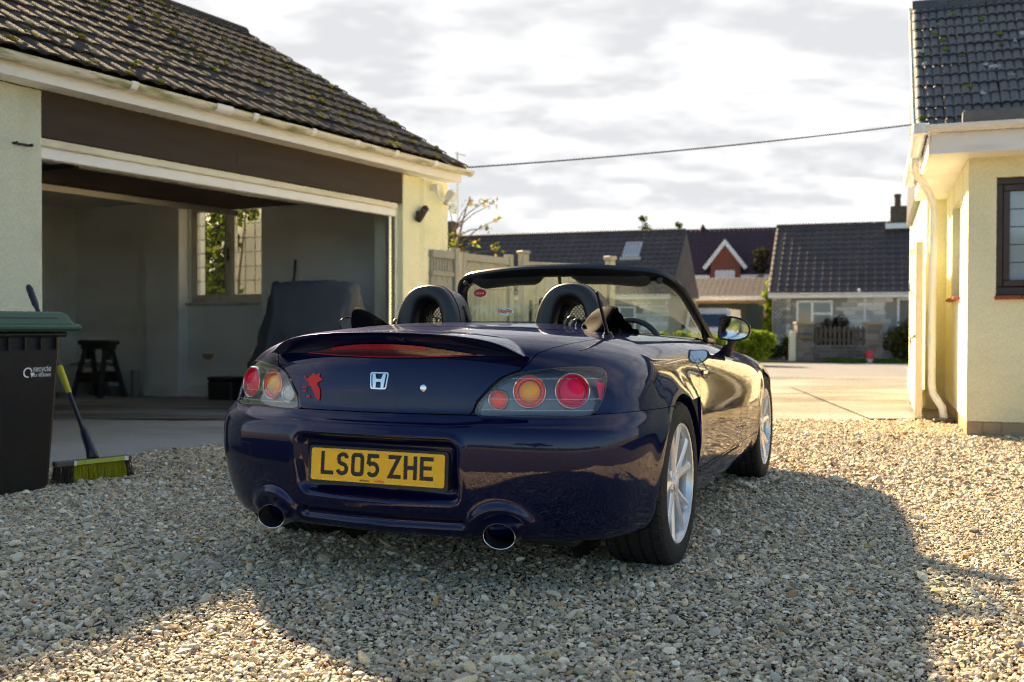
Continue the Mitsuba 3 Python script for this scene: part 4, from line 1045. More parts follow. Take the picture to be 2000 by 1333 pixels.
# ---------------------------------------------------------------- the car: panels cut out of the body surface
scene['paint'] = two({'type': 'blendbsdf', 'weight': 0.105,
                      'a': {'type': 'principled', 'base_color': rgb(0.0016, 0.0030, 0.022), 'roughness': 0.03, 'specular': 0.52},
                      'b': {'type': 'principled', 'base_color': rgb(0.008, 0.022, 0.22), 'roughness': 0.34, 'metallic': 1.0}})
mat('trim_black', (0.010, 0.010, 0.011), 0.38)
mat('leather', (0.013, 0.014, 0.017), 0.42, spec=0.6, bump=lambda p, n, uv: noise(p.x * 420, p.y * 420, p.z * 420) * 0.0006)
mat('soft_top', (0.004, 0.004, 0.0045), 0.7, spec=0.02)
mat('lens_strip', (0.30, 0.006, 0.022), 0.12, spec=0.5)
mat('under', (0.012, 0.012, 0.012), 0.8)
mat('chrome', (0.86, 0.87, 0.88), 0.06, 1.0)
mat('alloy', lambda p, n, uv: mix((0.84, 0.85, 0.87), (0.78, 0.79, 0.81), noise(p.x * 9, p.y * 9, p.z * 9)), 0.26, 0.6)
mat('alloy_dark', (0.48, 0.485, 0.49), 0.4, 0.6)
mat('tyre', (0.016, 0.016, 0.016), 0.78, bump=lambda p, n, uv: noise(p.x * 260, p.y * 260, p.z * 260) * 0.0008)
mat('housing', (0.14, 0.135, 0.125), 0.20, 0.85)
mat('lamp_chrome', (0.62, 0.62, 0.60), 0.15, 1.0)
grid_h = lambda p, n, uv: (dr.sin(p.x * 900) + dr.sin(p.y * 900) + dr.sin(p.z * 900)) * 0.0004
mat('lens_red', (0.92, 0.012, 0.085), 0.28, 0.5, spec=0.3, bump=grid_h)
mat('lens_amber', (1.0, 0.46, 0.004), 0.28, 0.55, spec=0.4, bump=grid_h)
mat('lens_orange', (1.0, 0.10, 0.006), 0.28, 0.5, spec=0.3, bump=grid_h)
mat('lens_clear', (0.55, 0.58, 0.58), 0.12, spec=0.9, bump=grid_h)
mat('lens_dark', (0.055, 0.006, 0.012), 0.05, spec=0.9)
mat('plate_yellow', (0.88, 0.50, 0.018), 0.38, spec=0.4)
mat('plate_black', (0.012, 0.012, 0.012), 0.5)
mat('decal_red', (0.62, 0.012, 0.014), 0.5)
mat('decal_white', (0.85, 0.85, 0.83), 0.5)
mat('decal_orange', (0.75, 0.20, 0.06), 0.5)
mat('mirror_glass', (0.90, 0.91, 0.92), 0.02, 1.0)

# full body: left half mirrored onto the right
nS, nV = len(fs), len(fv)
FULL = np.concatenate([BODY[:0:-1] * [1, -1, 1], BODY], 0)
FS = np.concatenate([-fs[:0:-1], fs])
Sg, Vg = np.meshgrid(FS, fv, indexing='ij')
FN = np.concatenate([BN[:0:-1] * [1, -1, 1], BN], 0)
FN[nS - 1, :, 1] = 0
ATT = np.concatenate([FULL.reshape(-1, 3), FN.reshape(-1, 3), Sg.reshape(-1, 1), Vg.reshape(-1, 1)], 1)
i_, j_ = np.meshgrid(np.arange(len(FS) - 1), np.arange(nV - 1), indexing='ij')
a_ = (i_ * nV + j_).ravel()
GF = np.vstack([np.c_[a_, a_ + nV + 1, a_ + 1], np.c_[a_, a_ + nV, a_ + nV + 1]])
q_ = GF[len(GF) // 3]
if np.cross(ATT[q_[1], :3] - ATT[q_[0], :3], ATT[q_[2], :3] - ATT[q_[0], :3]) @ ATT[q_[0], 3:6] < 0:
    GF = GF[:, ::-1]
S0, V0 = ATT[:, 6], ATT[:, 7]
X0_, Y0_, Z0_ = ATT[:, 0], ATT[:, 1], ATT[:, 2]
KS, KV = 0.105, 0.070


def clip_mesh(V, F, f):
    """The part of the mesh where f > 0; new vertices on its border are interpolated."""
    pos = f > 0
    n = pos[F].sum(1)
    keep = F[n == 3]
    out_f = [keep]; newv = []; nv = len(V)
    for cnt in (1, 2):
        T_ = F[n == cnt]
        if not len(T_):
            continue
        odd = pos[T_] if cnt == 1 else ~pos[T_]
        k = odd.argmax(1); r = np.arange(len(T_))
        A, B, Cc = T_[r, k], T_[r, (k + 1) % 3], T_[r, (k + 2) % 3]
        tb = f[A] / (f[A] - f[B]); tc = f[A] / (f[A] - f[Cc])
        P = V[A] + (V[B] - V[A]) * tb[:, None]; Q = V[A] + (V[Cc] - V[A]) * tc[:, None]
        ip = nv + np.arange(len(T_)); iq = ip + len(T_); nv += 2 * len(T_)
        newv += [P, Q]
        if cnt == 1:
            out_f.append(np.c_[A, ip, iq])
        else:
            out_f += [np.c_[ip, B, Cc], np.c_[ip, Cc, iq]]
    V2 = np.vstack([V] + newv) if newv else V
    F2 = np.vstack(out_f)
    # weld and drop what is unused
    key = np.round(V2[:, :3] * 2e5).astype(np.int64)
    used = np.unique(F2)
    _, first, inv = np.unique(key[used], axis=0, return_index=True, return_inverse=True)
    m = np.full(len(V2), -1); m[used] = inv.ravel()
    F3 = m[F2]; V3 = V2[used][first]
    ok = (F3[:, 0] != F3[:, 1]) & (F3[:, 1] != F3[:, 2]) & (F3[:, 0] != F3[:, 2])
    return V3, F3[ok]


def cut(*fields):
    V, F = ATT, GF
    f = np.min(np.stack(fields), 0)
    # first throw away what lies wholly outside, then clip
    keep = (f[F] > 0).any(1)
    return clip_mesh(V, F[keep], f)


def band(f, lo, hi, *fields):
    """The strip lo < f < hi of the body, however narrow: clipped one side after the other."""
    g = np.min(np.stack(fields), 0) if fields else np.ones(len(f))
    A = np.concatenate([ATT, f[:, None], g[:, None]], 1)
    near = ((f[GF] > lo).any(1)) & ((f[GF] < hi).any(1)) & ((g[GF] > 0).any(1))
    V, F = clip_mesh(A, GF[near], f - lo)
    V, F = clip_mesh(V, F, hi - V[:, 8])
    if fields:
        V, F = clip_mesh(V, F, V[:, 9])
    return V[:, :8], F


def flange(V, F, depth=0.012):
    """Panel edges turned inwards."""
    e = np.sort(np.vstack([F[:, [0, 1]], F[:, [1, 2]], F[:, [2, 0]]]), 1)
    d = np.vstack([F[:, [0, 1]], F[:, [1, 2]], F[:, [2, 0]]])
    _, idx, cnt = np.unique(e, axis=0, return_index=True, return_counts=True)
    b = d[idx[cnt == 1]]
    P, Q = V[b[:, 0]], V[b[:, 1]]
    n = len(b)
    vv = np.vstack([P[:, :3], Q[:, :3], Q[:, :3] - Q[:, 3:6] * depth, P[:, :3] - P[:, 3:6] * depth])
    i = np.arange(n)
    ff = np.vstack([np.c_[i + n, i, i + 3 * n], np.c_[i + n, i + 3 * n, i + 2 * n]])
    return vv, ff


def panel(*fields, depth=0.012, offset=0.0):
    V, F = cut(*fields)
    P = V[:, :3] + V[:, 3:6] * offset
    if depth:
        W_ = V.copy(); W_[:, :3] = P
        fv_, ff_ = flange(W_, F, depth)
        return tm(np.vstack([P, fv_]), np.vstack([F, ff_ + len(P)]))
    return tm(P, F)


def sdf_poly(pts, side=None):
    """Signed distance in metres, roughly (inside > 0), to a polygon given in (s, v); side +1 / -1 mirrors it."""
    p = np.asarray(pts, float).copy()
    s = S0 * (side if side else 1)
    pg = Polygon(np.c_[p[:, 0] * KS, p[:, 1] * KV])
    import shapely
    f = np.full(len(S0), -1.0)
    x0, y0, x1, y1 = pg.bounds
    near = (s * KS > x0 - .1) & (s * KS < x1 + .1) & (V0 * KV > y0 - .1) & (V0 * KV < y1 + .1)
    q = shapely.points(s[near] * KS, V0[near] * KV)
    d = shapely.distance(pg.exterior, q)
    f[near] = np.where(shapely.contains(pg, q), d, -d)
    return f


def catmull(pts, n=6):
    p = np.asarray(pts, float)
    return spl(p, (len(p) - 1) * n + 1)


GAP = 0.0017
lamp_sv = [(1.300, 7.06), (1.330, 7.45), (1.434, 7.936), (1.609, 8.344), (1.816, 8.722), (2.056, 9.07), (2.322, 9.319), (2.773, 9.548), (3.394, 9.725), (4.126, 9.864), (4.954, 9.913), (5.42, 9.86),
           (5.60, 9.70), (5.62, 9.249), (5.449, 8.734), (5.238, 8.159), (4.962, 7.58), (4.707, 7.18), (4.405, 6.985), (3.27, 6.95), (2.004, 6.95), (1.36, 6.985)]
lamp_sv = catmull(lamp_sv + [lamp_sv[0]], 4)[:-1]
lid_r = [(0, 7.01), (1.22, 7.01), (1.245, 7.155), (1.385, 7.95), (1.555, 8.37), (1.76, 8.76), (2.0, 9.12), (2.28, 9.385), (2.62, 9.62), (2.95, 10.1), (3.3, 10.785), (3.93, 11.35), (4.76, 11.93), (5.64, 12.355), (6.62, 12.777),
         (7.05, 13.2), (7.0, 13.55), (6.4, 13.75), (3.9, 14.22), (1.8, 14.30), (0, 14.32)]
lid_full = lid_r + [(-s, v) for s, v in lid_r[::-1]]
f_lid = sdf_poly(lid_full)
f_lampR, f_lampL = sdf_poly(lamp_sv, -1), sdf_poly(lamp_sv, 1)
vb = np.interp(np.abs(S0), [0, 1.2, 1.5, 4.3, 4.75, 7.2, 9.3, 12], [6.95, 6.95, 6.90, 6.88, 7.06, 7.10, 7.0, 7.0])
r_rear = np.hypot(X0_ - 0.0, Z0_ - 0.315); r_front = np.hypot(X0_ - 2.4, Z0_ - 0.315)
ARCH = 0.337
f_arch = np.minimum(r_rear - ARCH, r_front - ARCH)
f_arch = np.where(np.abs(Y0_) > 0.6, f_arch, 1.0)
f_low = (vb - V0) * 0.055
# door seams (from the side, x as a function of level)
xr = np.interp(V0, [0, 3, 6.3, 8.1, 9.5, 11.5, 13.3, 16], [0.325, 0.325, 0.348, 0.381, 0.437, 0.50, 0.56, 0.60])
xf = np.interp(V0, [0, 3, 4.7, 7.8, 10, 12, 16], [1.40, 1.40, 1.372, 1.415, 1.46, 1.49, 1.50])
f_rearof = xr - X0_; f_frontof = X0_ - xf
z_sill = np.interp(X0_, [0.2, 0.4, 1.5, 2.0], [0.312, 0.312, 0.308, 0.308])
f_sill = (z_sill - Z0_) * 0.9
far = np.abs(S0) - 0.0
car = thing('sports_car', 'dark blue open top two seat sports car parked with its boot towards the camera', 'sports car')


def CP(name, mesh, m, smooth=True, parent=None, **kw):
    return part(parent or car, name, at(CAR, mesh), m, smooth, **kw)


bumper = CP('rear_bumper', panel(f_low - GAP, f_arch, -X0_ + 0.05, Z0_ * 0 + (np.minimum(0.33 - Z0_, 1) * 0 + 1)), 'paint')
lid = CP('boot_lid', panel(f_lid - GAP), 'paint')
for sd, nm in ((-1, 'right'), (1, 'left')):
    fl_ = f_lampR if sd < 0 else f_lampL
    CP('quarter_panel', panel(-f_low - GAP, -f_lid - GAP, -fl_ - GAP, f_arch, f_rearof - GAP, S0 * sd * 0.1 - 0.0 + np.where(V0 > 14.2, 0.0, 0.0) + 1e-4, (14.34 - V0) * 0.05 + np.where(np.abs(S0) > 7.3, 1.0, 0)), 'paint')
    CP('door', panel(-f_rearof - GAP, -f_frontof - GAP, S0 * sd, -f_sill - GAP), 'paint')
    CP('front_wing', panel(f_frontof - GAP, S0 * sd, f_arch, -f_sill - GAP, 2.95 - X0_), 'paint')
    CP('sill', panel(f_sill - GAP, S0 * sd, f_arch, X0_ - 0.05, 2.3 - X0_), 'paint')
    for xa in (0.0, 2.4):
        a = np.linspace(-0.25, PI + 0.25, 40)
        P = np.stack([np.stack([xa + 0.338 * np.cos(a), np.full(40, y * sd), 0.315 + 0.338 * np.sin(a)], -1) for y in (0.50, 0.815)], 0)
        disc = sheet([(xa + 0.335 * math.cos(t), sd * 0.5, 0.315 + 0.335 * math.sin(t)) for t in np.linspace(0, 2 * PI, 33)[:-1]])
        lk = CP('arch_liner', gridmesh(P), 'under', False)
        CP('inner_disc', disc, 'under', False, parent=lk)
CP('front_bumper', panel(X0_ - 2.95 - GAP), 'paint')
CP('rear_deck', panel(V0 * 0.05 - 14.36 * 0.05, 7.3 - np.abs(S0)), 'paint')
# dark structure inside the skin
inner = cut(f_arch - 0.02, np.minimum(-f_lampR, -f_lampL) - 0.004, V0 - 0.4)
CP('inner_shell', tm(inner[0][:, :3] - inner[0][:, 3:6] * 0.0125, inner[1]), 'under')
# bonnet and scuttle: from wing edge to wing edge
mask = [i for i, x in enumerate(fs) if BODY[i, -1, 0] > 1.46]
eg = BODY[mask, -1, :]
ys = np.linspace(-1, 1, 41)
bon = np.stack([np.stack([np.full(41, e[0]) , ys * e[1], e[2] + 0.055 * (1 - ys ** 2) * smooth01(0, .5, e[1]) + 0.012 * np.exp(-((np.abs(ys) - .62) / .12) ** 2)], -1) for e in eg])
CP('bonnet', gridmesh(bon, flip=True), 'paint')
# the cockpit rim, tub and floor
rim_i = [i for i, x in enumerate(fs) if 0.02 < BODY[i, -1, 0] < 1.5 or (BODY[i, -1, 0] <= 0.02)]
for sd in (-1, 1):
    e = BODY[[i for i, x in enumerate(fs) if x > 10.5 and BODY[i, -1, 0] < 1.52], -1, :] * [1, sd, 1]
    P = np.stack([e, e + [0, -sd * 0.03, 0.004], e + [0, -sd * 0.045, -0.02], e + [0, -sd * 0.05, -0.35]], 0)
    CP('door_lining', gridmesh(P), 'leather')
CP('tub', cat([sheet([(0.0, -.6, .42), (1.7, -.6, .42), (1.7, .6, .42), (0.0, .6, .42)]), bx(0.06, 0.10, -0.6, 0.6, 0.42, 0.90), bx(1.42, 1.5, -0.64, 0.64, 0.42, 0.80)]), 'soft_top', False)
CP('underbody', bx(-0.62, 2.9, -0.66, 0.66, 0.165, 0.21, 0.02), 'under', False)
# ---------------------------------------------------------------- tail lights
def disc_bowl(c, r, depth, nrm, prof):
    """A lathe about the line through c along nrm (pointing out of the car)."""
    m = lathe(prof, 40)
    z = np.asarray(nrm, float); z /= np.linalg.norm(z)
    x = np.cross([0, 0, 1.0], z); x /= np.linalg.norm(x); y = np.cross(z, x)
    M4 = np.eye(4); M4[:3, 0] = x; M4[:3, 1] = y; M4[:3, 2] = z; M4[:3, 3] = c
    return at(M4, m)


for sd in (-1, 1):
    fl_ = f_lampR if sd < 0 else f_lampL
    nm = 'right' if sd < 0 else 'left'
    tl = CP('tail_light', panel(fl_ - GAP, depth=0.030, offset=-0.030), 'housing', label=('right tail light with orange, amber and pink red round lenses' if sd < 0 else 'left tail light with clear, amber and red round lenses'))
    V, F = cut(fl_ - GAP * 0.7)
    CP('cover', tm(V[:, :3] + V[:, 3:6] * 0.0005, F), 'pane', parent=tl)
    # thin dark gasket round the cover
    V, F = band(fl_, -GAP * 0.6, GAP * 0.9 + 0.0022)
    CP('gasket', tm(V[:, :3] - V[:, 3:6] * .001, F), 'trim_black', parent=tl)

    def lens(c, r, mring, mcore, core, nrm, ring=True):
        c = np.array([c[0], c[1] * sd, c[2]]); nrm = np.array([nrm[0], nrm[1] * sd, nrm[2]], float); nrm /= np.linalg.norm(nrm)
        CP('bezel', disc_bowl(c, r, 0, nrm, [(r + .0055, -.030), (r + .0055, .002), (r + .003, .005), (r, .003), (r, -.01)]), 'lamp_chrome', 40, parent=tl)
        if ring:
            CP('ring_lens', disc_bowl(c, r, 0, nrm, [(r - .0005, -.004), (r * .85, .003), (core * 1.12, .001), (core * 1.06, -.012)]), mring, 40, parent=tl)
        CP('lens', disc_bowl(c, r, 0, nrm, [((core if ring else r) * 1.02, -.006), ((core if ring else r) * .8, .004), ((core if ring else r) * .45, .009), (0.0005, .011)]), mcore, 40, parent=tl)
    lens((-0.632, .645, .694), .0555, 'lens_red', 'lens_red', .042, (-1, .42, .12), True)
    lens((-0.684, .512, .692), .0525, 'lens_orange', 'lens_amber', .036, (-1, .30, .12), True)
    lens((-0.722, .415, .664), .0305, 'lens_orange', 'lens_orange' if sd < 0 else 'lens_clear', .025, (-1, .2, .10), False)
    V, F = cut(sdf_poly([(5.08, 8.05), (5.45, 8.05), (5.52, 8.95), (5.05, 9.1)], sd))
    CP('side_reflector', tm(V[:, :3] - V[:, 3:6] * .012, F), 'lens_red', parent=tl)
    for z in (.632, .668, .735):     # fine lines moulded in the cover
        V, F = band(Z0_, z - .0007, z + .0007, fl_ - 0.012, (5.3 - S0 * sd) * .1)
        CP('cover_line', tm(V[:, :3] - V[:, 3:6] * .0015, F), 'lens_clear', parent=tl)

# ---------------------------------------------------------------- boot lid: spoiler, brake light, badge, lock
ny = 61
ys = np.linspace(-0.502, 0.502, ny)


def surf_at(y, z):
    """x of the rear body surface at (|y|, z), above the bumper."""
    sel = (np.abs(S0) < 6) & (V0 > 6.8) & (V0 < 13.2) & (Y0_ >= -0.01)
    from scipy.interpolate import LinearNDInterpolator
    global _surf
    if '_surf' not in globals():
        _surf = LinearNDInterpolator(np.c_[Y0_[sel], Z0_[sel]], X0_[sel])
    return _surf(np.abs(y), z)


ay = np.abs(ys)
Ez = np.interp(ay, [0, .10, .2, .30, .36, .41, .45, .48, .502], [.889, .888, .884, .876, .868, .857, .842, .822, .802])
Ex = np.interp(ay, [0, .2, .30, .36, .41, .45, .48, .502], [-.818, -.806, -.787, -.770, -.754, -.736, -.718, -.700])
Ez = gaussian_filter1d(Ez, 1.5, mode='nearest'); Ex = gaussian_filter1d(Ex, 1.5, mode='nearest')
Lz = np.interp(ay, [0, .2, .33, .42, .47, .502], [.800, .802, .806, .806, .804, .801])
Lx = surf_at(ay, Lz) + 0.004
Tx = np.interp(ay, [0, .25, .40, .46, .502], [-.52, -.53, -.57, -.61, -.665]); Tz = np.array([np.interp(1, [0, 1], [0, 1]) for _ in ys])
top_i = [(np.abs(X0_ - tx) < .02) & (np.abs(np.abs(Y0_) - a) < .02) & (V0 > 9.5) for tx, a in zip(Tx, ay)]
Tz = np.array([Z0_[m].mean() if m.any() else .86 for m in top_i]); Tz = gaussian_filter1d(Tz, 2, mode='nearest') - 0.003
prof = []
for k in range(ny):
    E_, L_, T_ = np.array([Ex[k], Ez[k]]), np.array([Lx[k], Lz[k]]), np.array([Tx[k], Tz[k]])
    d = E_ - L_
    face = [L_ + d * t + np.array([0.015, 0.0]) * math.sin(PI * t) for t in np.linspace(0, .93, 9)]
    rim_ = [E_ + np.array([-.0012, -.0035]), E_ + np.array([-.0006, -.0012]), E_ + np.array([.002, .0004])]
    mid = E_ * .5 + T_ * .5 + np.array([0, 0.006])
    tops = [(1 - t) ** 2 * (E_ + np.array([.006, .0008])) + 2 * t * (1 - t) * mid + t * t * T_ for t in np.linspace(0, 1, 12)]
    prof.append([(p[0], ys[k], p[1]) for p in face + rim_ + tops])
prof = np.array(prof)
sp_ = CP('spoiler', gridmesh(prof, flip=False), 'paint', True, parent=lid)
# high-level brake light let into the spoiler's face
nb = 41
yb = np.linspace(-.333, .333, nb); hb = 1 - (np.abs(yb) / .333) ** 2.2
rowsb = []
for y, h in zip(yb, hb):
    a = np.array([np.interp(y, ys, Lx), np.interp(y, ys, Lz)]); b = np.array([np.interp(y, ys, Ex), np.interp(y, ys, Ez)])
    t0, t1 = 0.10 - 0.06 * h, 0.10 + 0.42 * h
    q = []
    for t in np.linspace(t0, t1 + 1e-3, 6):
        p = a + (b - a) * t + np.array([0.015, 0]) * math.sin(PI * t)
        q.append((p[0] - .0035 - .003 * h, y, p[1]))
    rowsb.append(q)
rowsb = np.array(rowsb)
bl_ = CP('brake_light', gridmesh(rowsb), 'lens_dark', True, parent=lid, label='long dark red brake light in the spoiler')
strip = []
for y in np.linspace(-.17, .20, 21):
    i = np.searchsorted(yb, y); q = rowsb[min(i, nb - 1)]
    strip.append([q[3] + [-.002, 0, 0], q[5] + [-.002, 0, .0005]])
CP('brake_strip', gridmesh(np.array(strip)), 'lens_strip', True, parent=lid)
edge = rowsb[:, 0] + np.array([-.002, 0, -.001])
CP('brake_edge', tube(edge, .0020, 6), 'lens_strip', True, parent=lid)


def on_rear(mesh2d, y0, z0, lift, conform=True):
    """Lays a mesh drawn in the plane (u to the right seen from behind, v up, w out) on the boot's rear face."""
    v = np.array(mesh2d.vertices)
    y = y0 - v[:, 0]; z = z0 + v[:, 1]
    x = surf_at(y, z) - lift - v[:, 2] * 1.0
    return tm(np.c_[x, y, z], mesh2d.faces)


def fine(poly, h, n=0.006):
    """An extruded polygon whose top is fine enough to bend."""
    m = prism(poly, 0, h)
    m2 = trimesh.Trimesh(m.vertices, m.faces, process=True)
    v, f = trimesh.remesh.subdivide_to_size(m2.vertices, m2.faces, n)
    return tm(v, f)


ol = Polygon([(-.037, .029), (.037, .029), (.031, -.029), (-.031, -.029)]).buffer(-.008).buffer(.008, quad_segs=6)
inn = affinity.scale(ol, .86, .84)
Hh = unary_union([Polygon([(-.0265, .0235), (-.0150, .0235), (-.0085, .003), (-.0105, -.0245), (-.0205, -.0245)]), Polygon([(.0265, .0235), (.0150, .0235), (.0085, .003), (.0105, -.0245), (.0205, -.0245)]),
                  Polygon([(-.0125, .006), (.0125, .006), (.0115, -.004), (-.0115, -.004)])])
CP('badge_ring', on_rear(fine(ol.difference(inn), .006), 0, .722, .001), 'chrome', 30, parent=lid, label='chrome letter badge on the boot lid')
CP('badge_letter', on_rear(fine(Hh.intersection(inn.buffer(.003)), .007), 0, .722, .0012), 'chrome', 30, parent=lid)
CP('lock', disc_bowl(np.array([float(surf_at(.18, .70)) - .002, -.165, .700]), .01, 0, (-1, -.12, .1), [(.0115, 0), (.0115, .004), (.009, .005), (.0, .005)]), 'chrome', 40, parent=lid)
# red leaf decal left of the badge
leaf_ = Polygon([(-.008, .030), (.002, .044), (.008, .056), (.017, .047), (.030, .055), (.028, .042), (.040, .030), (.029, .022), (.022, .012), (.032, -.004), (.036, -.026), (.034, -.056), (.022, -.040), (.012, -.014), (.006, .002), (-.004, .008), (-.002, .018)])
stem_ = LineString([(-.020, .042), (-.012, .030), (-.002, .022)]).buffer(.0026)
CP('leaf_decal', on_rear(fine(affinity.scale(unary_union([leaf_.buffer(.001), stem_]), 1.45, .86, origin=(0, 0)), .0006, .006), .300, .693, .0030), 'decal_red', False, parent=lid, label='plain red leaf decal')
for (u0, v0, u1, v1) in ((-.034, -.006, -.012, -.001), (-.030, -.018, -.014, -.013), (-.012, -.038, .006, -.032)):
    CP('decal_bar', on_rear(fine(sbox(u0, v0, u1, v1), .0006, .006), .300, .693, .0030), 'decal_red', False, parent=lid)

# ---------------------------------------------------------------- number plate
PLX, PLZ, TILT = -0.812, 0.427, 0.075
PM = np.eye(4); PM[:3, 0] = [0, -1, 0]; PM[:3, 1] = [math.sin(TILT), 0, math.cos(TILT)]; PM[:3, 2] = [-math.cos(TILT), 0, math.sin(TILT)]; PM[:3, 3] = [PLX, 0, PLZ]
pl_ = CP('number_plate', at(PM, prism(sbox(-.26, -.0555, .26, .0555).buffer(-.009).buffer(.009), -.004, .0)), 'plate_yellow', False, label='yellow rear number plate reading LS05 ZHE')
CP('plate_holder', at(PM, prism(sbox(-.272, -.068, .272, .064).buffer(-.012).buffer(.012), -.03, -.0045)), 'trim_black', False, parent=bumper)


def stroke(pts, w=.0135, join=2, cap=2):
    return LineString(pts).buffer(w / 2, cap_style=cap, join_style=join, mitre_limit=8)


W5, H7, h_ = .050, .079, .00675


def arc(cx, cy, rx, ry, a0, a1, n=9):
    return [(cx + rx * math.cos(math.radians(a)), cy + ry * math.sin(math.radians(a))) for a in np.linspace(a0, a1, n)]


GL = {
    'L': stroke([(h_, H7), (h_, h_), (W5, h_)]),
    'S': stroke(arc(.027, .058, .0165, .0142, 5, 180) [:] + arc(.0245, .0555, .0140, .0160, 200, 265, 5) + arc(.0255, .0225, .0165, .0160, 80, -90) + arc(.0245, .0205, .0175, .0138, -90, -172, 6)[1:], join=1),
    '0': Polygon(sbox(0, 0, W5, H7).buffer(-.016).buffer(.016, quad_segs=6)).difference(sbox(.0135, .0135, W5 - .0135, H7 - .0135).buffer(-.006).buffer(.006)),
    '5': unary_union([stroke([(W5 - .003, H7 - h_), (.0095, H7 - h_), (.0072, .042)]), stroke([(.0075, .0415)] + arc(.024, .0265, .0190, .0200, 100, -90, 12) + arc(.023, .0215, .0165, .0150, -90, -160, 5)[1:], join=1)]),
    'Z': stroke([(.001, H7 - h_), (W5 - .008, H7 - h_), (.008, h_), (W5, h_)]),
    'H': unary_union([sbox(0, 0, .0135, H7), sbox(W5 - .0135, 0, W5, H7), sbox(.012, H7 / 2 - h_, W5 - .012, H7 / 2 + h_)]),
    'E': unary_union([sbox(0, 0, .0135, H7), sbox(0, 0, W5, .0135), sbox(0, H7 - .0135, W5, H7), sbox(0, H7 / 2 - h_ + .002, W5 - .006, H7 / 2 + h_ + .002)]),
}
xc = -.2195
for chh in 'LS05 ZHE':
    if chh == ' ':
        xc += .022
        continue
    g = affinity.translate(GL[chh].intersection(sbox(-.002, -.001, W5 + .002, H7 + .001)), xc, -.0345)
    CP('plate_letter', at(PM, prism(g, .0002, .0012)), 'plate_black', False, parent=pl_)
    xc += .061
t = meshkit.text_mesh('HONDA', .0075, .0006, True); t.apply_translation([-.004, -.0515, .0002]); CP('plate_print', at(PM, tm(t.vertices, t.faces)), 'decal_red', False, parent=pl_)
t = meshkit.text_mesh('Johnsons', .0062, .0006, True); t.apply_translation([-.064, -.0512, .0002]); CP('plate_print', at(PM, tm(t.vertices, t.faces)), 'plate_black', False, parent=pl_)

# ---------------------------------------------------------------- bumper fittings and exhausts
for sd in (-1, 1):
    c = (-.700, sd * .447, .222)
    th_ = np.linspace(0, 2 * PI, 41)[:-1]

    def oval(x, rx, rz):
        return np.stack([np.full(40, x), c[1] + rx * np.cos(th_), c[2] + rz * np.sin(th_)], -1)
    rings = [oval(-.60, .050, .036), oval(-.70, .054, .0395), oval(-.780, .057, .042), oval(-.7855, .0585, .0435), oval(-.7885, .0574, .0424), oval(-.7880, .0556, .0406), oval(-.775, .0545, .0395)]
    P = np.array([np.vstack([r, r[:1]]) for r in rings])
    ex = CP('tail_pipe', gridmesh(P), 'pipe_metal', 40)
    P2 = np.array([np.vstack([r, r[:1]]) for r in (oval(-.7755, .0545, .0395), oval(-.60, .050, .036))])
    CP('bore', cat([gridmesh(P2), sheet(oval(-.60, .05, .036))]), 'under', False, parent=ex)
    CP('muffler', bx(-.62, -.36, sd * .30, sd * .68, .165, .30, .06), 'muffler', 40)
mat('pipe_metal', (0.62, 0.62, 0.63), 0.14, 1.0)
mat('muffler', (0.10, 0.095, 0.09), 0.45, 0.7)
# tow-eye cover outline left of the plate
V, F = band(sdf_poly([(2.55, 3.55), (2.55, 4.25), (3.05, 4.25), (3.05, 3.55)], 1), -.0011, .0011); CP('tow_cover_joint', tm(V[:, :3] + V[:, 3:6] * .0006, F), 'under', True, parent=bumper)

# ---------------------------------------------------------------- wheels
def tyre_mesh(r_out, r_in, w):
    hw = w / 2
    pr = [(r_in - .004, -hw * .86), (r_in + .006, -hw * .97), (r_in + .030, -hw), (r_out - .035, -hw * .985), (r_out - .012, -hw * .93), (r_out - .003, -hw * .84)]
    gro = [-.55, -.19, .19, .55]
    tread = []
    for gx in gro:
        for dx, dr_ in ((-.058, 0), (-.046, .0075), (.046, .0075), (.058, 0)):
            tread.append((r_out - dr_ - .002 * abs(gx) ** 2, hw * (gx + dx)))
    pr = pr + tread + [(a, -b) for a, b in pr[::-1]]
    n = 216
    m = lathe(pr, n, 'y'); v = np.array(m.vertices).reshape(len(pr), n, 3)
    k = np.arange(n)
    for i, (rad, h) in enumerate(pr):                       # cross grooves cut into both shoulders
        if .54 < abs(h) / hw < .97 and rad > r_out - .03:
            sh = (k + int(3 * (h > 0)) + (abs(h) / hw > .9)) % 6 == 0
            v[i, sh] *= np.array([1 - .0055 / rad, 1, 1 - .0055 / rad])
    return tm(v.reshape(-1, 3), m.faces)


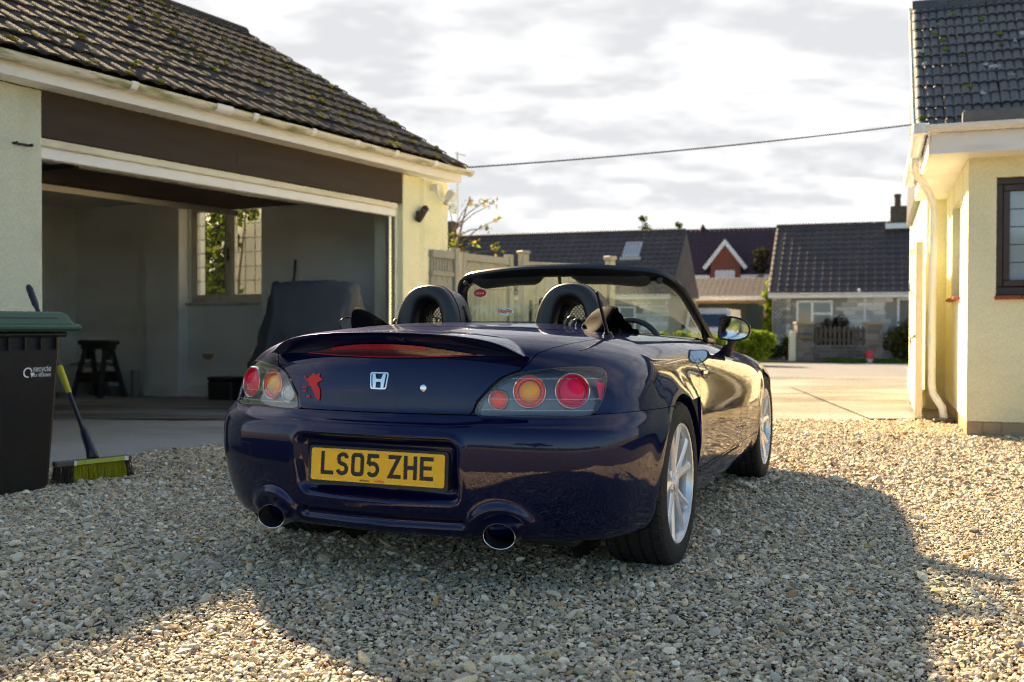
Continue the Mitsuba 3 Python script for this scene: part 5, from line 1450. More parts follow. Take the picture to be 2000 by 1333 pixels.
def alloy(r, w, sd):
    """Barrel, lip and five V-shaped spokes; the outer face looks to +y * sd."""
    out = []
    yf = w / 2
    lip = lathe([(r, yf), (r - .004, yf + .004), (r - .010, yf + .002), (r - .013, yf - .010), (r - .017, yf - .022)], 72, 'y')
    barrel = lathe([(r - .0172, yf - .0222), (r - .024, yf - .04), (r - .030, -yf + .02), (r - .012, -yf), (r, -yf)], 72, 'y')
    spokes = []
    for k in range(5):
        a0 = 2 * PI * k / 5 + PI / 2 + .12
        for s in (-1, 1):
            # a spoke is a ridge-backed bar from hub to lip
            nP = 9; rows_ = []
            for t in np.linspace(0, 1, nP):
                rad = .040 + (r - .014 - .040) * t
                a = a0 + s * (.15 + .13 * t)
                wd = .0205 - .003 * t + .004 * (t > .9)
                yc = yf - .022 + .014 * t - .03 * (1 - t) ** 2 * 0
                ta = np.array([-math.sin(a), math.cos(a)]); ra = np.array([math.cos(a), math.sin(a)])
                sec = [(-wd, -.030), (-wd * .95, -.004), (-wd * .30, .004), (wd * .30, .004), (wd * .95, -.004), (wd, -.030)]
                rows_.append([(ra[0] * rad + ta[0] * u, yc + h, ra[1] * rad + ta[1] * u) for u, h in sec])
            spokes.append(gridmesh(np.array(rows_)))
    hub = lathe([(.062, yf - .06), (.062, yf - .026), (.050, yf - .018), (.034, yf - .016), (.032, yf - .011), (.0, yf - .009)], 32, 'y')
    res = [barrel, hub, lip]
    return res, spokes


for (xa, r_t, w_t, yc_, r_r, sdn) in ((0.0, .3145, .245, .752, .231, 'rear'), (2.4, .311, .215, .735, .231, 'front')):
    for sd in (-1, 1):
        Mw = np.eye(4); Mw[:3, 3] = [xa, sd * yc_, r_t - .004]
        if sd < 0:
            Mw[1, 1] = -1
        wh = CP('wheel', at(Mw, lathe([(r_r - .028, .0), (r_r - .030, .02), (.0, .02)], 48, 'y')), 'under', False)

        def WP(nm, mesh, m, sm):
            mm = at(Mw, mesh)
            if sd < 0:
                mm.faces = mm.faces[:, ::-1]
            return CP(nm, mm, m, sm, parent=wh)
        WP('tyre', tyre_mesh(r_t, r_r - .002, w_t), 'tyre', 25)
        (barrel, hub, lip_), spk = alloy(r_r, w_t - .022, sd)
        WP('rim', lip_, 'alloy', 40); WP('barrel', barrel, 'alloy_dark', 40); WP('hub', hub, 'alloy', 40)
        for s_ in spk:
            WP('spoke', s_, 'alloy', 40)
        for k in range(5):
            a = 2 * PI * k / 5 + PI / 2 + .12 + PI / 5
            WP('wheel_nut', lathe([(.0075, (w_t - .022) / 2 - .03), (.0075, (w_t - .022) / 2 - .017), (.0, (w_t - .022) / 2 - .016)], 10, 'y').apply_translation([.047 * math.cos(a), 0, .047 * math.sin(a)]), 'chrome', 40)
        WP('brake_disc', lathe([(.06, .028), (.145, .028), (.145, .022), (.06, .022)], 40, 'y'), 'galv', 40)

# ---------------------------------------------------------------- sides: handles, badge, mirrors, arch lips
for sd in (-1, 1):
    def side_y(x, z):
        sel = (S0 * sd > 8) & (V0 > 1.5) & (V0 < 13)
        d = (X0_[sel] - x) ** 2 + (Z0_[sel] - z) ** 2
        i = np.argsort(d)[:4]
        return float(np.average(np.abs(Y0_[sel][i]), weights=1 / (d[i] + 1e-8)))
    dk = car + ('__door' if sd < 0 else '__door_001')
    # handle: a recessed cup with an upright grip
    hv = [( .47, .700), (.455, .745), (.475, .768), (.56, .768), (.60, .745), (.60, .700), (.57, .690), (.50, .690)]
    cup = Polygon(hv).buffer(.008).buffer(-.004)
    V2 = np.array(cup.exterior.coords)[:-1]
    cen = V2.mean(0)
    rings_ = []
    for k_, off in ((1.0, .0018), (.93, .003), (.88, -.002), (.0, -.004)):
        rings_.append([(cen[0] + (p[0] - cen[0]) * k_, sd * (side_y(cen[0] + (p[0] - cen[0]) * k_, cen[1] + (p[1] - cen[1]) * k_) + off), cen[1] + (p[1] - cen[1]) * k_) for p in np.vstack([V2, V2[:1]])])
    CP('handle', gridmesh(np.array(rings_)), 'paint', 35, parent=dk)
    CP('handle_grip', bx(.49, .585, sd * (side_y(.54, .725) + .001), sd * (side_y(.54, .725) + .012), .700, .724, .006), 'paint', 35, parent=dk)
    # side badge on the wing
    yb_ = side_y(1.64, .617)
    wk = car + ('__front_wing' if sd < 0 else '__front_wing_001')
    for k_ in range(4):
        CP('side_badge', bx(1.545 + k_ * .05, 1.582 + k_ * .05, sd * (yb_ - .002), sd * (yb_ + .004), .606, .626, .003), 'chrome', False, parent=wk)
    # door mirror
    mc = np.array([1.215, sd * .852, .900])
    shell = []
    ou = [(-.078, .052), (-.055, .060), (.010, .057), (.050, .044), (.074, .022), (.083, -.012), (.076, -.036), (.054, -.052), (-.05, -.058), (-.074, -.050), (-.080, -.030)]
    ou = catmull(ou + [ou[0]], 4)
    for dx, k_ in ((.0, .90), (-.006, .97), (.0, 1.0), (.030, .97), (.065, .82), (.085, .52), (.092, .05)):
        shell.append([(mc[0] + dx, mc[1] + sd * u * k_, mc[2] + v * k_) for u, v in ou])
    mk = CP('door_mirror', gridmesh(np.array(shell)), 'paint', 40)
    CP('mirror_glass', sheet([(mc[0] + .004 + .004 * 0, mc[1] + sd * u * .905, mc[2] + v * .905) for u, v in ou[:-1]]), 'mirror_glass', False, parent=mk)
    CP('mirror_rim', tube([(mc[0] - .004, mc[1] + sd * u * .93, mc[2] + v * .93) for u, v in ou[:-1]], .005, 6, closed=True), 'trim_black', True, parent=mk)
    CP('mirror_stalk', cat([tube([(mc[0] + .045, sd * .835, .862), (mc[0] + .05, sd * .828, .82), (mc[0] + .06, sd * .80, .772)], [.026, .022, .034], 12)]), 'trim_black', True, parent=mk)
    # black lip round each arch
    for xa in (0.0, 2.4):
        a = np.linspace(-.12, PI + .12, 60)
        P = []
        for t in a:
            x_, z_ = xa + .3385 * math.cos(t), .315 + .3385 * math.sin(t)
            P.append((x_, sd * (side_y(x_, z_) - .006), z_))
        P = np.array(P); P[:, 1] = gaussian_filter1d(P[:, 1], 2, mode='nearest')
        Q = P.copy(); Q[:, 1] -= sd * .035
        CP('arch_lip', gridmesh(np.stack([P, Q])), 'paint', True)
    # skirt groove
    xs_ = np.linspace(.42, 1.42, 30)
    CP('skirt_strip', tube([(x, sd * (side_y(x, .296) + .0005), .296) for x in xs_], .0045, 6), 'under', True)

# ---------------------------------------------------------------- windscreen
hdr = spl([(1.45, -.700, .825), (1.33, -.668, .925), (1.20, -.625, 1.045), (1.10, -.583, 1.125), (1.055, -.535, 1.160), (1.015, -.42, 1.182), (.975, -.22, 1.196), (.962, 0, 1.200),
           (.975, .22, 1.196), (1.015, .42, 1.182), (1.055, .535, 1.160), (1.10, .583, 1.125), (1.20, .625, 1.045), (1.33, .668, .925), (1.45, .700, .825)], 121)
tg_ = np.gradient(hdr, axis=0); tg_ /= np.linalg.norm(tg_, axis=1, keepdims=True)
cen_ = np.array([1.24, 0, .93])
n_out = np.cross(tg_, np.array([.60, 0, .80])[None] * 0 + np.array([-.78, 0, -.62])); n_out /= np.linalg.norm(n_out, axis=1, keepdims=True)
n_out *= np.sign(((hdr - cen_) * n_out).sum(1, keepdims=True))
n_up = np.cross(n_out, tg_); n_up *= np.sign(n_up[:, :1] + 1e-9) * -1.0
# section: a rounded black outer rail; out = outwards in the screen's plane, up = towards the cockpit's rear
wide = .018 + .009 * np.clip((hdr[:, 2] - 1.05) / .12, 0, 1)
sec = [(.0, .016), (.010, .014), (.017, .004), (.017, -.010), (.008, -.020), (-1.2, -.020), (-1.7, -.012), (-1.9, .004), (-1.2, .014), (.0, .016)]
P = []
for k in range(len(hdr)):
    P.append([hdr[k] + n_out[k] * (u if u >= 0 else u * wide[k]) + n_up[k] * v for u, v in sec])
ws = CP('windscreen_frame', gridmesh(np.array(P)), 'trim_gloss', 30, label='black windscreen frame')
mat('trim_gloss', (0.012, 0.012, 0.014), 0.22, spec=0.6)
nu, nw = 41, 17
G_ = []
for i in range(nu):
    u = i / (nu - 1)
    top = hdr[int(round(22 + u * (len(hdr) - 1 - 44)))]
    bot = np.array([1.45 + .24 * (1 - (2 * u - 1) ** 2), (-.700 + 1.4 * u), .825 + .010 * (1 - (2 * u - 1) ** 2)])
    side = hdr[int(round(u * 0))]
    G_.append([top * (1 - w) + bot * w + np.array([.012, 0, .012]) * math.sin(PI * w) for w in np.linspace(0, 1, nw)])
G_ = np.array(G_)
CP('windscreen', gridmesh(G_), 'screen_glass', True)
scene['screen_glass'] = {'type': 'thindielectric', 'int_ior': 1.5, 'specular_transmittance': rgb(0.80, 0.90, 0.84)}
# sun visors, latches, mirror
for sd in (-1, 1):
    a, b = (.05, .50) if sd < 0 else (.05, .50)
    yv = np.linspace(.075, .475, 15)
    zt = np.interp(yv, [.0, .25, .42, .5], [1.183, 1.178, 1.165, 1.150]); xt = np.interp(yv, [0, .25, .45], [.985, 1.0, 1.035])
    dp_ = .050 * np.minimum(1, np.minimum((yv - .055) / .06, (.495 - yv) / .06)) + .01
    vs_ = np.stack([np.stack([xt - .016, sd * yv, zt], -1), np.stack([xt - .020 + dp_ * .35, sd * yv, zt - dp_ * .6], -1), np.stack([xt + dp_ * .62, sd * yv, zt - dp_], -1), np.stack([xt + dp_ * .62 + .012, sd * yv, zt - dp_ + .004], -1), np.stack([xt + .005, sd * yv, zt + .004], -1)])
    CP('sun_visor', gridmesh(vs_), 'visor', 50)
    CP('latch', bx(1.022, 1.062, sd * .505, sd * .535, 1.118, 1.150, .007), 'trim_black', 40)
mat('visor', (0.030, 0.031, 0.032), 0.6)
rm = CP('rear_view_mirror', bx(1.005, 1.035, -.075 , .105, .998, 1.055, .014), 'trim_black', 40)
CP('mirror_stem', tube([(1.03, 0, 1.05), (1.05, 0, 1.12), (1.03, 0, 1.175)], .009, 8), 'trim_black', True, parent=rm)
CP('mirror_face', bx(1.002, 1.0045, -.068, .098, 1.003, 1.050), 'mirror_glass', False, parent=rm)
# stickers on the screen: red oval, red line
st = CP('screen_sticker', at(np.eye(4), prism(affinity.scale(Point(0, 0).buffer(1), .036, .021), 0, .001, 'x').apply_translation([1.085, .465, 1.084])), 'decal_red', False, label='red oval sticker with white scribble')
CP('sticker_mark', tube([(1.0835, .465 + .022 - .0055 * i, 1.083 + .006 * ((-1) ** i)) for i in range(9)], .0022, 5), 'decal_white', True, parent=st)
CP('tint_line', bx(1.083, 1.085, .28, .425, 1.0985, 1.1015), 'decal_orange', False)

# ---------------------------------------------------------------- roll hoops, seats, wind deflector
for sd in (-1, 1):
    yc_ = sd * .335
    outl = catmull([(-.168, .86), (-.163, .93), (-.150, .985), (-.125, 1.035), (-.085, 1.078), (-.035, 1.096), (.02, 1.096), (.072, 1.080), (.112, 1.040), (.138, .985), (.150, .93), (.155, .86)], 6)
    innl = catmull([(-.085, .86), (-.080, .93), (-.070, .975), (-.054, 1.005), (-.032, 1.022), (-.012, 1.028), (.010, 1.026), (.030, 1.017), (.046, .998), (.057, .97), (.064, .93), (.068, .86)], 6)
    mid = (outl + innl) / 2
    n_ = len(outl); loops = []
    for k in range(n_):
        o, i2 = outl[k], innl[k]
        d = o - i2
        q = lambda t, x: (x, yc_ + sd * -1 * -(i2[0] + d[0] * t) * (1 if True else 1) * (-1 if sd > 0 else 1) * -1, i2[1] + d[1] * t)
        fwd = .175
        # rear face rounded, the hoop leans back over its depth; outer skin runs forward
        sec = [(0.0, .03 + fwd * .22), (0.0, .03), (.06, .008), (.25, -.004), (.55, -.006), (.82, .002), (.95, .016), (1.0, .045), (.985, fwd), (.70, fwd + .02)]
        loops.append([(.205 + x - .10 * (1.0 - min(1, (i2[1] + d[1] * t - .86) / .24)) * .25, yc_ - sd * (i2[0] + d[0] * t) * (-1 if sd > 0 else 1) * (1 if sd < 0 else 1), i2[1] + d[1] * t - .02 * max(0, x) / fwd) for t, x in sec])
    hp = CP('roll_hoop', gridmesh(np.array(loops)), 'leather', 45, label=('right' if sd < 0 else 'left') + ' black padded roll hoop')
    # seam line where the skin turns forward
    CP('piping', tube([l[7] for l in loops], .0028, 6), 'trim_black', True, parent=hp)
    # mesh panel in the hoop and the headrest in front of it
    bars_ = []
    for r_i in range(12):
        for c_i in range(8):
            yy_, zz_ = -.065 + c_i * .016 + (r_i % 2) * .008, .925 + r_i * .0095
            if abs(yy_) < .058 and zz_ < 1.018 - abs(yy_ + .01) * .5:
                ring_ = tube([(.285, yc_ + yy_ + .0078 * math.cos(t), zz_ + .0068 * math.sin(t)) for t in np.linspace(0, 2 * PI, 7)[:-1]], .0012, 4, closed=True)
                bars_.append(ring_)
    CP('hoop_mesh', cat(bars_), 'trim_black', True, kind='stuff', parent=hp)
    hr = catmull([(-.055, .90), (-.058, .96), (-.045, 1.005), (-.010, 1.022), (.025, 1.010), (.042, .96), (.042, .90)], 4)
    seat = CP('seat', cat([bx(.30, .43, yc_ - .235, yc_ + .235, .45, .88, .06), bx(.40, .92, yc_ - .235, yc_ + .235, .42, .56, .06)]), 'leather', 50)
    hr_o = catmull([(-.112, .86), (-.106, .93), (-.090, .985), (-.055, 1.020), (-.005, 1.032), (.045, 1.020), (.080, .985), (.098, .93), (.105, .86)], 5)
    L2 = [[(.345 + x, yc_ + u * k_, .86 + (v - .86) * k_) for u, v in hr_o] for x, k_ in ((-.045, .80), (-.055, .88), (-.03, 1.0), (.03, 1.0), (.06, .86), (.065, .5))]
    # the headrest has a tall opening through it
    op_ = catmull([(-.070, .86), (-.066, .95), (-.044, .992), (-.003, 1.004), (.036, .992), (.058, .95), (.064, .86)], 7)[:len(hr_o)]
    op_ = spl(op_, len(hr_o))
    L2 = [[(.345 - .02, yc_ + u, v) for u, v in op_]] + L2[1:5] + [[(.345 + .05, yc_ + u, v) for u, v in op_]] + [[(.345 - .02, yc_ + u, v) for u, v in op_]]
    L2[1] = [(.345 - .050, yc_ + (a[0] * .35 + b[0] * .65), (a[1] * .35 + b[1] * .65)) for a, b in zip(op_, hr_o)]
    CP('headrest', gridmesh(np.array(L2)), 'leather', 45, parent=seat)
wd_o = [(-.190, .996), (.190, .999), (.162, .935), (-.158, .931)]
dfl = CP('wind_deflector', prism(Polygon([(-.188, .997), (-.10, 1.003), (0, 1.005), (.10, 1.004), (.188, .998), (.158, .934), (-.155, .932)]), .300, .304, 'x'), 'pane_solid', False, label='clear wind deflector between the roll hoops')
scene['pane_solid'] = {'type': 'thindielectric', 'int_ior': 1.35, 'specular_transmittance': rgb(0.93, 0.95, 0.95)}
CP('deflector_frame', cat([tube([(.302, .196, .999), (.302, .166, .930), (.302, .15, .922)], .007, 8), tube([(.302, -.196, .997), (.302, -.164, .928), (.302, -.15, .920)], .007, 8), bx(.295, .312, -.21, .21, .895, .930, .006)]), 'trim_black', True, parent=dfl)
stk = unary_union([affinity.scale(Point(u, v).buffer(1), a, b) for u, v, a, b in ((0, 0, .030, .011), (-.016, .006, .012, .008), (.014, .007, .013, .008), (.0, -.008, .018, .008), (.022, -.003, .011, .007), (-.024, -.002, .010, .006))])
CP('deflector_sticker', prism(affinity.translate(stk.buffer(.003), -.01, .972), .2978, .2992, 'x'), 'decal_white', False, parent=dfl, label='small orange and white lettering sticker')
for k_ in range(7):
    CP('sticker_letter', prism(affinity.rotate(sbox(-.0045, -.007, .0045, .007), 12 * math.sin(k_ * 2.3)).difference(sbox(-.0015, -.002, .0015, .003)), .2968, .2976, 'x').apply_translation([0, .018 - k_ * .0092, .975 + .003 * math.sin(k_ * 1.7)]), 'decal_orange', False, parent=dfl)
CP('rear_bulkhead', cat([bx(.10, .36, -.60, .60, .80, .905, .03)]), 'soft_top', 50)
# folded soft top: cloth gathered at both corners, hood-frame ends and the tonneau edge
for sd in (-1, 1):
    if sd < 0:
        pts = [[(-.10, .56, .885), (-.08, .60, .93), (-.02, .615, .982), (.02, .61, .975), (.10, .61, .945), (.22, .615, .905), (.36, .625, .872)],
               [(-.06, .50, .89), (-.02, .52, .94), (.01, .545, .985), (.05, .55, .972), (.14, .55, .938), (.26, .56, .895), (.38, .58, .865)],
               [(.0, .44, .875), (.02, .46, .905), (.03, .48, .945), (.08, .48, .94), (.16, .49, .90), (.28, .50, .87), (.40, .52, .85)],
               [(-.10, .56, .865), (.0, .55, .865), (.05, .55, .865), (.10, .55, .865), (.16, .55, .865), (.28, .56, .85), (.40, .57, .84)]]
    else:
        pts = [[(.02, .60, .885), (.05, .625, .945), (.10, .635, .988), (.14, .63, .985), (.20, .62, .958), (.30, .61, .922), (.42, .61, .885)],
               [(.05, .55, .885), (.08, .57, .94), (.11, .60, .980), (.16, .59, .965), (.22, .58, .94), (.32, .57, .905), (.44, .58, .875)],
               [(.08, .50, .88), (.10, .53, .91), (.13, .55, .94), (.18, .55, .93), (.24, .54, .91), (.34, .54, .885), (.46, .55, .865)],
               [(.02, .58, .865), (.10, .58, .865), (.14, .58, .865), (.18, .58, .865), (.24, .57, .865), (.34, .57, .855), (.46, .57, .85)]]
    A = np.array(pts); A = np.array([spl(r_, 31) for r_ in A]); A = np.array([spl(A[:, j], 16) for j in range(A.shape[1])])
    A = A + (0.012 * (meshkit.noise(A * 26, 5) - .5))[..., None]
    A[..., 1] *= sd
    CP('folded_hood', gridmesh(A), 'soft_top', True)
    kn = [(-.02, .43), (.0, .40), (.04, .44)] if sd < 0 else [(.36, .575), (.44, .57), (.52, .585), (.58, .60)]
    for k_, (x_, y_) in enumerate(kn):
        CP('hood_hinge', tube(spl([(x_, sd * y_, .89), (x_ + .01, sd * (y_ + .01), .93 + .012 * (k_ % 2)), (x_ + .045, sd * (y_ + .015), .936 + .010 * (k_ % 2)), (x_ + .06, sd * y_, .90)], 10), .008, 7), 'trim_black', True)
CP('hood_strap', tube(spl([(.03, .655, .885), (.02, .665, .925), (.06, .66, .945), (.12, .65, .93)], 14), .004, 6), 'trim_black', True)
# dash, steering wheel
dash = [[(1.16, y, .70), (1.14, y, .80), (1.19, y, .838 + .012 * math.exp(-((y + .36) / .16) ** 2)), (1.36, y, .85 + .02 * math.exp(-((y + .36) / .18) ** 2)), (1.62, y, .825)] for y in np.linspace(-.64, .64, 25)]
CP('dashboard', gridmesh(np.array(dash)), 'leather', 40)
cw = np.array([1.00, -.36, .775]); u_ = np.array([0, 1.0, 0]); v_ = np.array([.36, 0, .93])
sw = CP('steering_wheel', tube([cw + .178 * (math.cos(t) * u_ + math.sin(t) * v_) for t in np.linspace(0, 2 * PI, 41)[:-1]], .014, 10, closed=True), 'leather', True)
for t in (.2, PI - .2, -PI / 2):
    CP('spoke', tube([cw, cw + .172 * (math.cos(t) * u_ + math.sin(t) * v_)], .011, 8), 'trim_black', True, parent=sw)
for sd in (-1, 1):
    CP('screen_base', tube([(1.25, sd * .705, .842), (1.45, sd * .70, .835), (1.60, sd * .66, .828)], .014, 8), 'trim_black', True)
CP('wiper', tube([(1.70, -.55, .835), (1.60, -.42, .852), (1.66, .05, .868)], .006, 6), 'trim_black', True)
# aerial
ae = CP('aerial', tube([(-.197, -.634, .872), (-.225, -.636, .905), (-.331, -.634, 1.030)], [.0115, .0075, .0055], 10), 'trim_black', True)
CP('aerial_tip', trimesh.creation.icosphere(subdivisions=2, radius=.0075).apply_translation([-.331, -.634, 1.030]), 'trim_black', True, parent=ae)
CP('aerial_base', lathe([(.022, 0), (.019, .012), (.013, .022), (.0, .024)], 18).apply_translation([-.195, -.634, .868]), 'trim_black', 40, parent=ae)
# ---------------------------------------------------------------- wheelie bin and broom in front of the left pier
BN_ = GA @ frame(0, 0, 90)          # local: x right along the garage front
BM = np.eye(4); BM[:3, :3] = GA[:3, :3]; BM[:3, 3] = (GA @ np.array([-1.305, -1.62, 0, 1]))[:3]
bn = thing('wheelie_bin', 'black wheelie bin with a green lid in front of the pebbledashed wall', 'bin')
mat('bin_black', lambda p, n, uv: mix((0.007, 0.0075, 0.0085), (0.014, 0.0145, 0.016), fbm(p.x * 9, p.y * 9, p.z * 3, 3)), 0.42)
mat('bin_green', (0.028, 0.085, 0.052), 0.42)


def tapered(x0, x1, y0, y1, z0, z1, t, r=.03):
    rings = []
    for z, k in ((z0, 0.0), (z0 + .02, 0.0), (z1, 1.0)):
        g = sbox(x0 + t * (1 - k), y0 + t * (1 - k), x1 - t * (1 - k), y1 - t * (1 - k)).buffer(-r).buffer(r, quad_segs=4)
        c = np.array(g.exterior.coords)
        rings.append(np.c_[c, np.full(len(c), z)])
    P = np.array(rings)
    return cat([gridmesh(P, flip=True), sheet(P[0][:-1])])


def B(name, mesh, m, smooth=35, parent=None, **kw):
    return part(parent or bn, name, at(BM, mesh), m, smooth, **kw)


B('body', tapered(-.24, .238, .0, .55, .0, .850, .048), 'bin_black')
B('rim', cat([bx(-.262, .262, -.022, .572, .842, .872, .012)]), 'bin_black')
for x in np.linspace(-.19, .19, 5):
    B('rib', bx(x - .005, x + .005, -.016, .04, .775, .841), 'bin_black', False)
ld = B('lid', cat([bx(-.30, .338, -.045, .60, .874, .914, .014)]), 'bin_green')
P = []
for (dx, dy, z) in ((.0, .0, .913), (.028, .03, .972), (.045, .05, .981)):
    g = sbox(-.285 + dx, -.035 + dy, .300 - dx, .56 - dy).buffer(-.03).buffer(.03, quad_segs=4); c = np.array(g.exterior.coords); P.append(np.c_[c, np.full(len(c), z)])
B('lid_top', cat([gridmesh(np.array(P), flip=True), sheet(np.array(P[-1])[:-1])]), 'bin_green', 35, parent=ld)
B('lid_groove', bx(-.16, .20, -.020, .02, .930, .952, .006), 'bin_black', 35, parent=ld)
B('handle', tube([(-.20, .64, .86), (.20, .64, .86)], .016, 10), 'bin_black')
for x in (-.26, .25):
    B('wheel', lathe([(.0, -.025), (.085, -.025), (.10, -.015), (.10, .015), (.085, .025), (.0, .025)], 24, 'x').apply_translation([x * .8, .53, .10]), 'black_plastic')
for txt, h_, x, z in (('recycle', .030, .062, .656), ('for Wiltshire', .019, .062, .628)):
    t = meshkit.text_mesh(txt, h_, .001); v = np.array(t.vertices); k_ = .108 / v[:, 0].max()
    yface = .048 * (1 - (v[:, 1] + z) / .85)
    v = np.c_[x + v[:, 0] * k_, yface - .0008 - v[:, 2], z + v[:, 1]]
    B('lettering', tm(v, np.array(t.faces)[:, ::-1]), 'decal_white', False)
rg = Point(0, 0).buffer(.036, quad_segs=10).difference(Point(0, 0).buffer(.026, quad_segs=10)).difference(Polygon([(0, 0), (.06, .012), (.06, -.05), (.012, -.06)]))
arw = unary_union([rg, Polygon([(.018, -.002), (.052, -.002), (.030, -.036)]), ])
m = prism(arw, 0, .001); v = np.array(m.vertices); v = v * [.78, .78, 1]; v = np.c_[.030 + v[:, 0], .048 * (1 - (v[:, 1] + .652) / .85) - .0008 - v[:, 2], .652 + v[:, 1]]
B('recycling_arrow', tm(v, np.array(m.faces)[:, ::-1]), 'decal_white', False)

br = thing('broom', 'broom with yellow bristles and navy handle leaning behind the bin', 'broom')
mat('navy_plastic', (0.010, 0.013, 0.030), 0.4)
mat('yellow_plastic', (0.55, 0.47, 0.02), 0.45)
mat('head_wood', lambda p, n, uv: mix((0.16, 0.13, 0.105), (0.09, 0.075, 0.06), noise(p.x * 30, p.y * 30, p.z * 200)), 0.8)
vmat('bristle_v', 0.6, 0.3)
hb = np.array([-2.43, 5.84, .155]); ht = np.array([-3.035, 6.33, 1.155])
ax_ = (ht - hb) / np.linalg.norm(ht - hb)
sides = lambda a, b: [hb + (ht - hb) * a, hb + (ht - hb) * b]
part(br, 'handle', tube(sides(.03, .97), .0135, 12), 'navy_plastic', True)
part(br, 'sleeve', tube([*sides(.345, .36), *sides(.49, .50)], [.0145, .017, .0205, .0205], 12), 'yellow_plastic', True, label='yellow sleeve on the handle')
part(br, 'grip', tube([*sides(.86, .88), *sides(.98, 1.0)], [.014, .019, .021, .012], 12), 'navy_plastic', True)
part(br, 'socket', tube([hb + [0.0, 0, -.02], *sides(.03, .10), *sides(.13, .14)], [.034, .028, .024, .021, .0165], 12), 'navy_plastic', True)
hd_a = math.radians(37)
HM = np.eye(4); HM[:3, 0] = [math.sin(hd_a), math.cos(hd_a), 0]; HM[:3, 0] = np.array([.66, .75, 0.0]); HM[:3, 0] /= np.linalg.norm(HM[:3, 0]); HM[:3, 1] = [-HM[1, 0], HM[0, 0], 0]; HM[:3, 2] = [0, 0, 1]; HM[:3, 3] = [-2.425, 5.83, .045]
part(br, 'head', at(HM, bx(-.225, .225, -.03, .03, .062, .092, .006)), 'head_wood', 35)
part(br, 'label', at(HM, bx(-.11, .175, -.034, -.0305, .066, .090, .001)), 'yellow_green', label='yellow green paper label')
mat('yellow_green', (0.48, 0.55, 0.08), 0.5)
part(br, 'label_edge', at(HM, cat([bx(-.125, -.111, -.0345, -.0305, .064, .091), bx(.176, .20, -.0345, -.0305, .066, .091)])), 'decal_white')
bv, bf, bc2, n0 = [], [], [], 0
for i in range(34):
    for j in range(4):
        for q in range(5):
            x, y = -.215 + .43 * i / 33 + rng.normal(0, .002), -.024 + .016 * j + rng.normal(0, .002)
            e = np.array([x + rng.normal(0, .006) + .010 * (x / .2), y * 1.5 + rng.normal(0, .006), rng.uniform(-.040, -.025)])
            m = tube([(x, y, .064), e], .0017, 3, caps=False); bv.append(m.vertices); bf.append(m.faces + n0); n0 += len(m.vertices)
            c = np.array([.50, .46, .02]) if -.125 < x < .185 else np.array([.085, .06, .05])
            bc2.append(np.tile(c * rng.uniform(.6, 1.2), (len(m.vertices), 1)))
part(br, 'bristles', at(HM, tm(np.vstack(bv), np.vstack(bf))), 'bristle_v', False, label='yellow bristles, dark at both ends', kind='stuff', color=np.vstack(bc2))

# ---------------------------------------------------------------- inside the garage
mat('dark_wood', lambda p, n, uv: mix((0.020, 0.017, 0.015), (0.036, 0.031, 0.028), noise(p.x * 20, p.y * 20, p.z * 5)), 0.75)


def trestle(label, t0, s0, rot):
    tk = thing('trestle', label, 'trestle', 'trestles in the garage')
    M4 = GA @ np.array([[math.cos(rot), -math.sin(rot), 0, t0], [math.sin(rot), math.cos(rot), 0, s0], [0, 0, 1, -0.06], [0, 0, 0, 1]])
    part(tk, 'top', at(M4, bx(-.10, .10, -.30, .30, .70, .76, .012)), 'dark_wood')
    part(tk, 'top', at(M4, bx(-.08, .08, -.26, .26, .64, .699, .008)), 'dark_wood')
    for s in (-1, 1):
        for u in (-1, 1):
            part(tk, 'leg', at(M4, tube([(u * .05, s * .19, .66), (u * .20, s * .27, .0)], [.042, .045], 4)), 'dark_wood')
        part(tk, 'bracket', at(M4, prism(Polygon([(s * .20, .64), (s * .08, .64), (s * .21, .50)]), -.03, .03, 'x')), 'dark_wood')
    for u in (-1, 1):
        part(tk, 'stretcher', at(M4, bx(u * .15 - .015, u * .15 + .015, -.24, .24, .20, .34)), 'dark_wood')
    return tk


trestle('dark wooden trestle left of the plastered pillar', 4.38, 4.83, .0)
trestle('dark wooden trestle half hidden by the bin', 3.80, 5.5, .15)
for i, (t0, s0, w_, h_, m_, lab) in enumerate([(4.72, 5.25, .24, .30, 'tin_a', 'blue grey paint tin under the trestles'), (4.78, 5.60, .22, .28, 'tin_b', 'white paint tin behind the left trestle'), (4.80, 4.62, .11, .36, 'tin_b', 'tall pale tin beside the pillar'), (4.68, 4.90, .20, .14, 'tin_a', 'low tin between the trestle legs')]):
    tn = thing('paint_tin', lab, 'paint tin', 'paint tins in the garage')
    part(tn, 'can', at(GA, lathe([(0, .013), (w_ / 2, .013), (w_ / 2, h_), (w_ / 2 - .006, h_ + .004), (0, h_ - .004)], 20).apply_translation([t0, s0, -.075])), m_, 40)
    part(tn, 'wire_handle', at(GA, tube([(t0 - .0, s0 + w_ / 2 * math.cos(a) * 1.02, h_ * .8 - .075 - w_ * .3 * math.sin(a)) for a in np.linspace(0, PI, 10)], .003, 4)), 'galv', True)
mat('tin_a', (0.085, 0.10, 0.12), 0.4); mat('tin_b', (0.22, 0.22, 0.21), 0.5)
pp = thing('rag_pile', 'crumpled pale sheets lying on the paint tins', 'sheets')
u_, w_ = np.meshgrid(np.linspace(-1, 1, 30), np.linspace(-1, 1, 22), indexing='ij')
Pz = .36 + .16 * meshkit.fbm(np.stack([u_ * 3, w_ * 3, u_ * 0 + 2], -1), 3, 4) * (1 - .6 * (u_ ** 2 + w_ ** 2) / 2)
part(pp, 'sheet', at(GA, gridmesh(np.stack([4.75 + .18 * u_, 5.40 + .34 * w_, Pz - .075], -1), flip=True)), 'tin_b', True)
bxk = thing('black_box', 'black box on the garage floor beside the pillar', 'box')
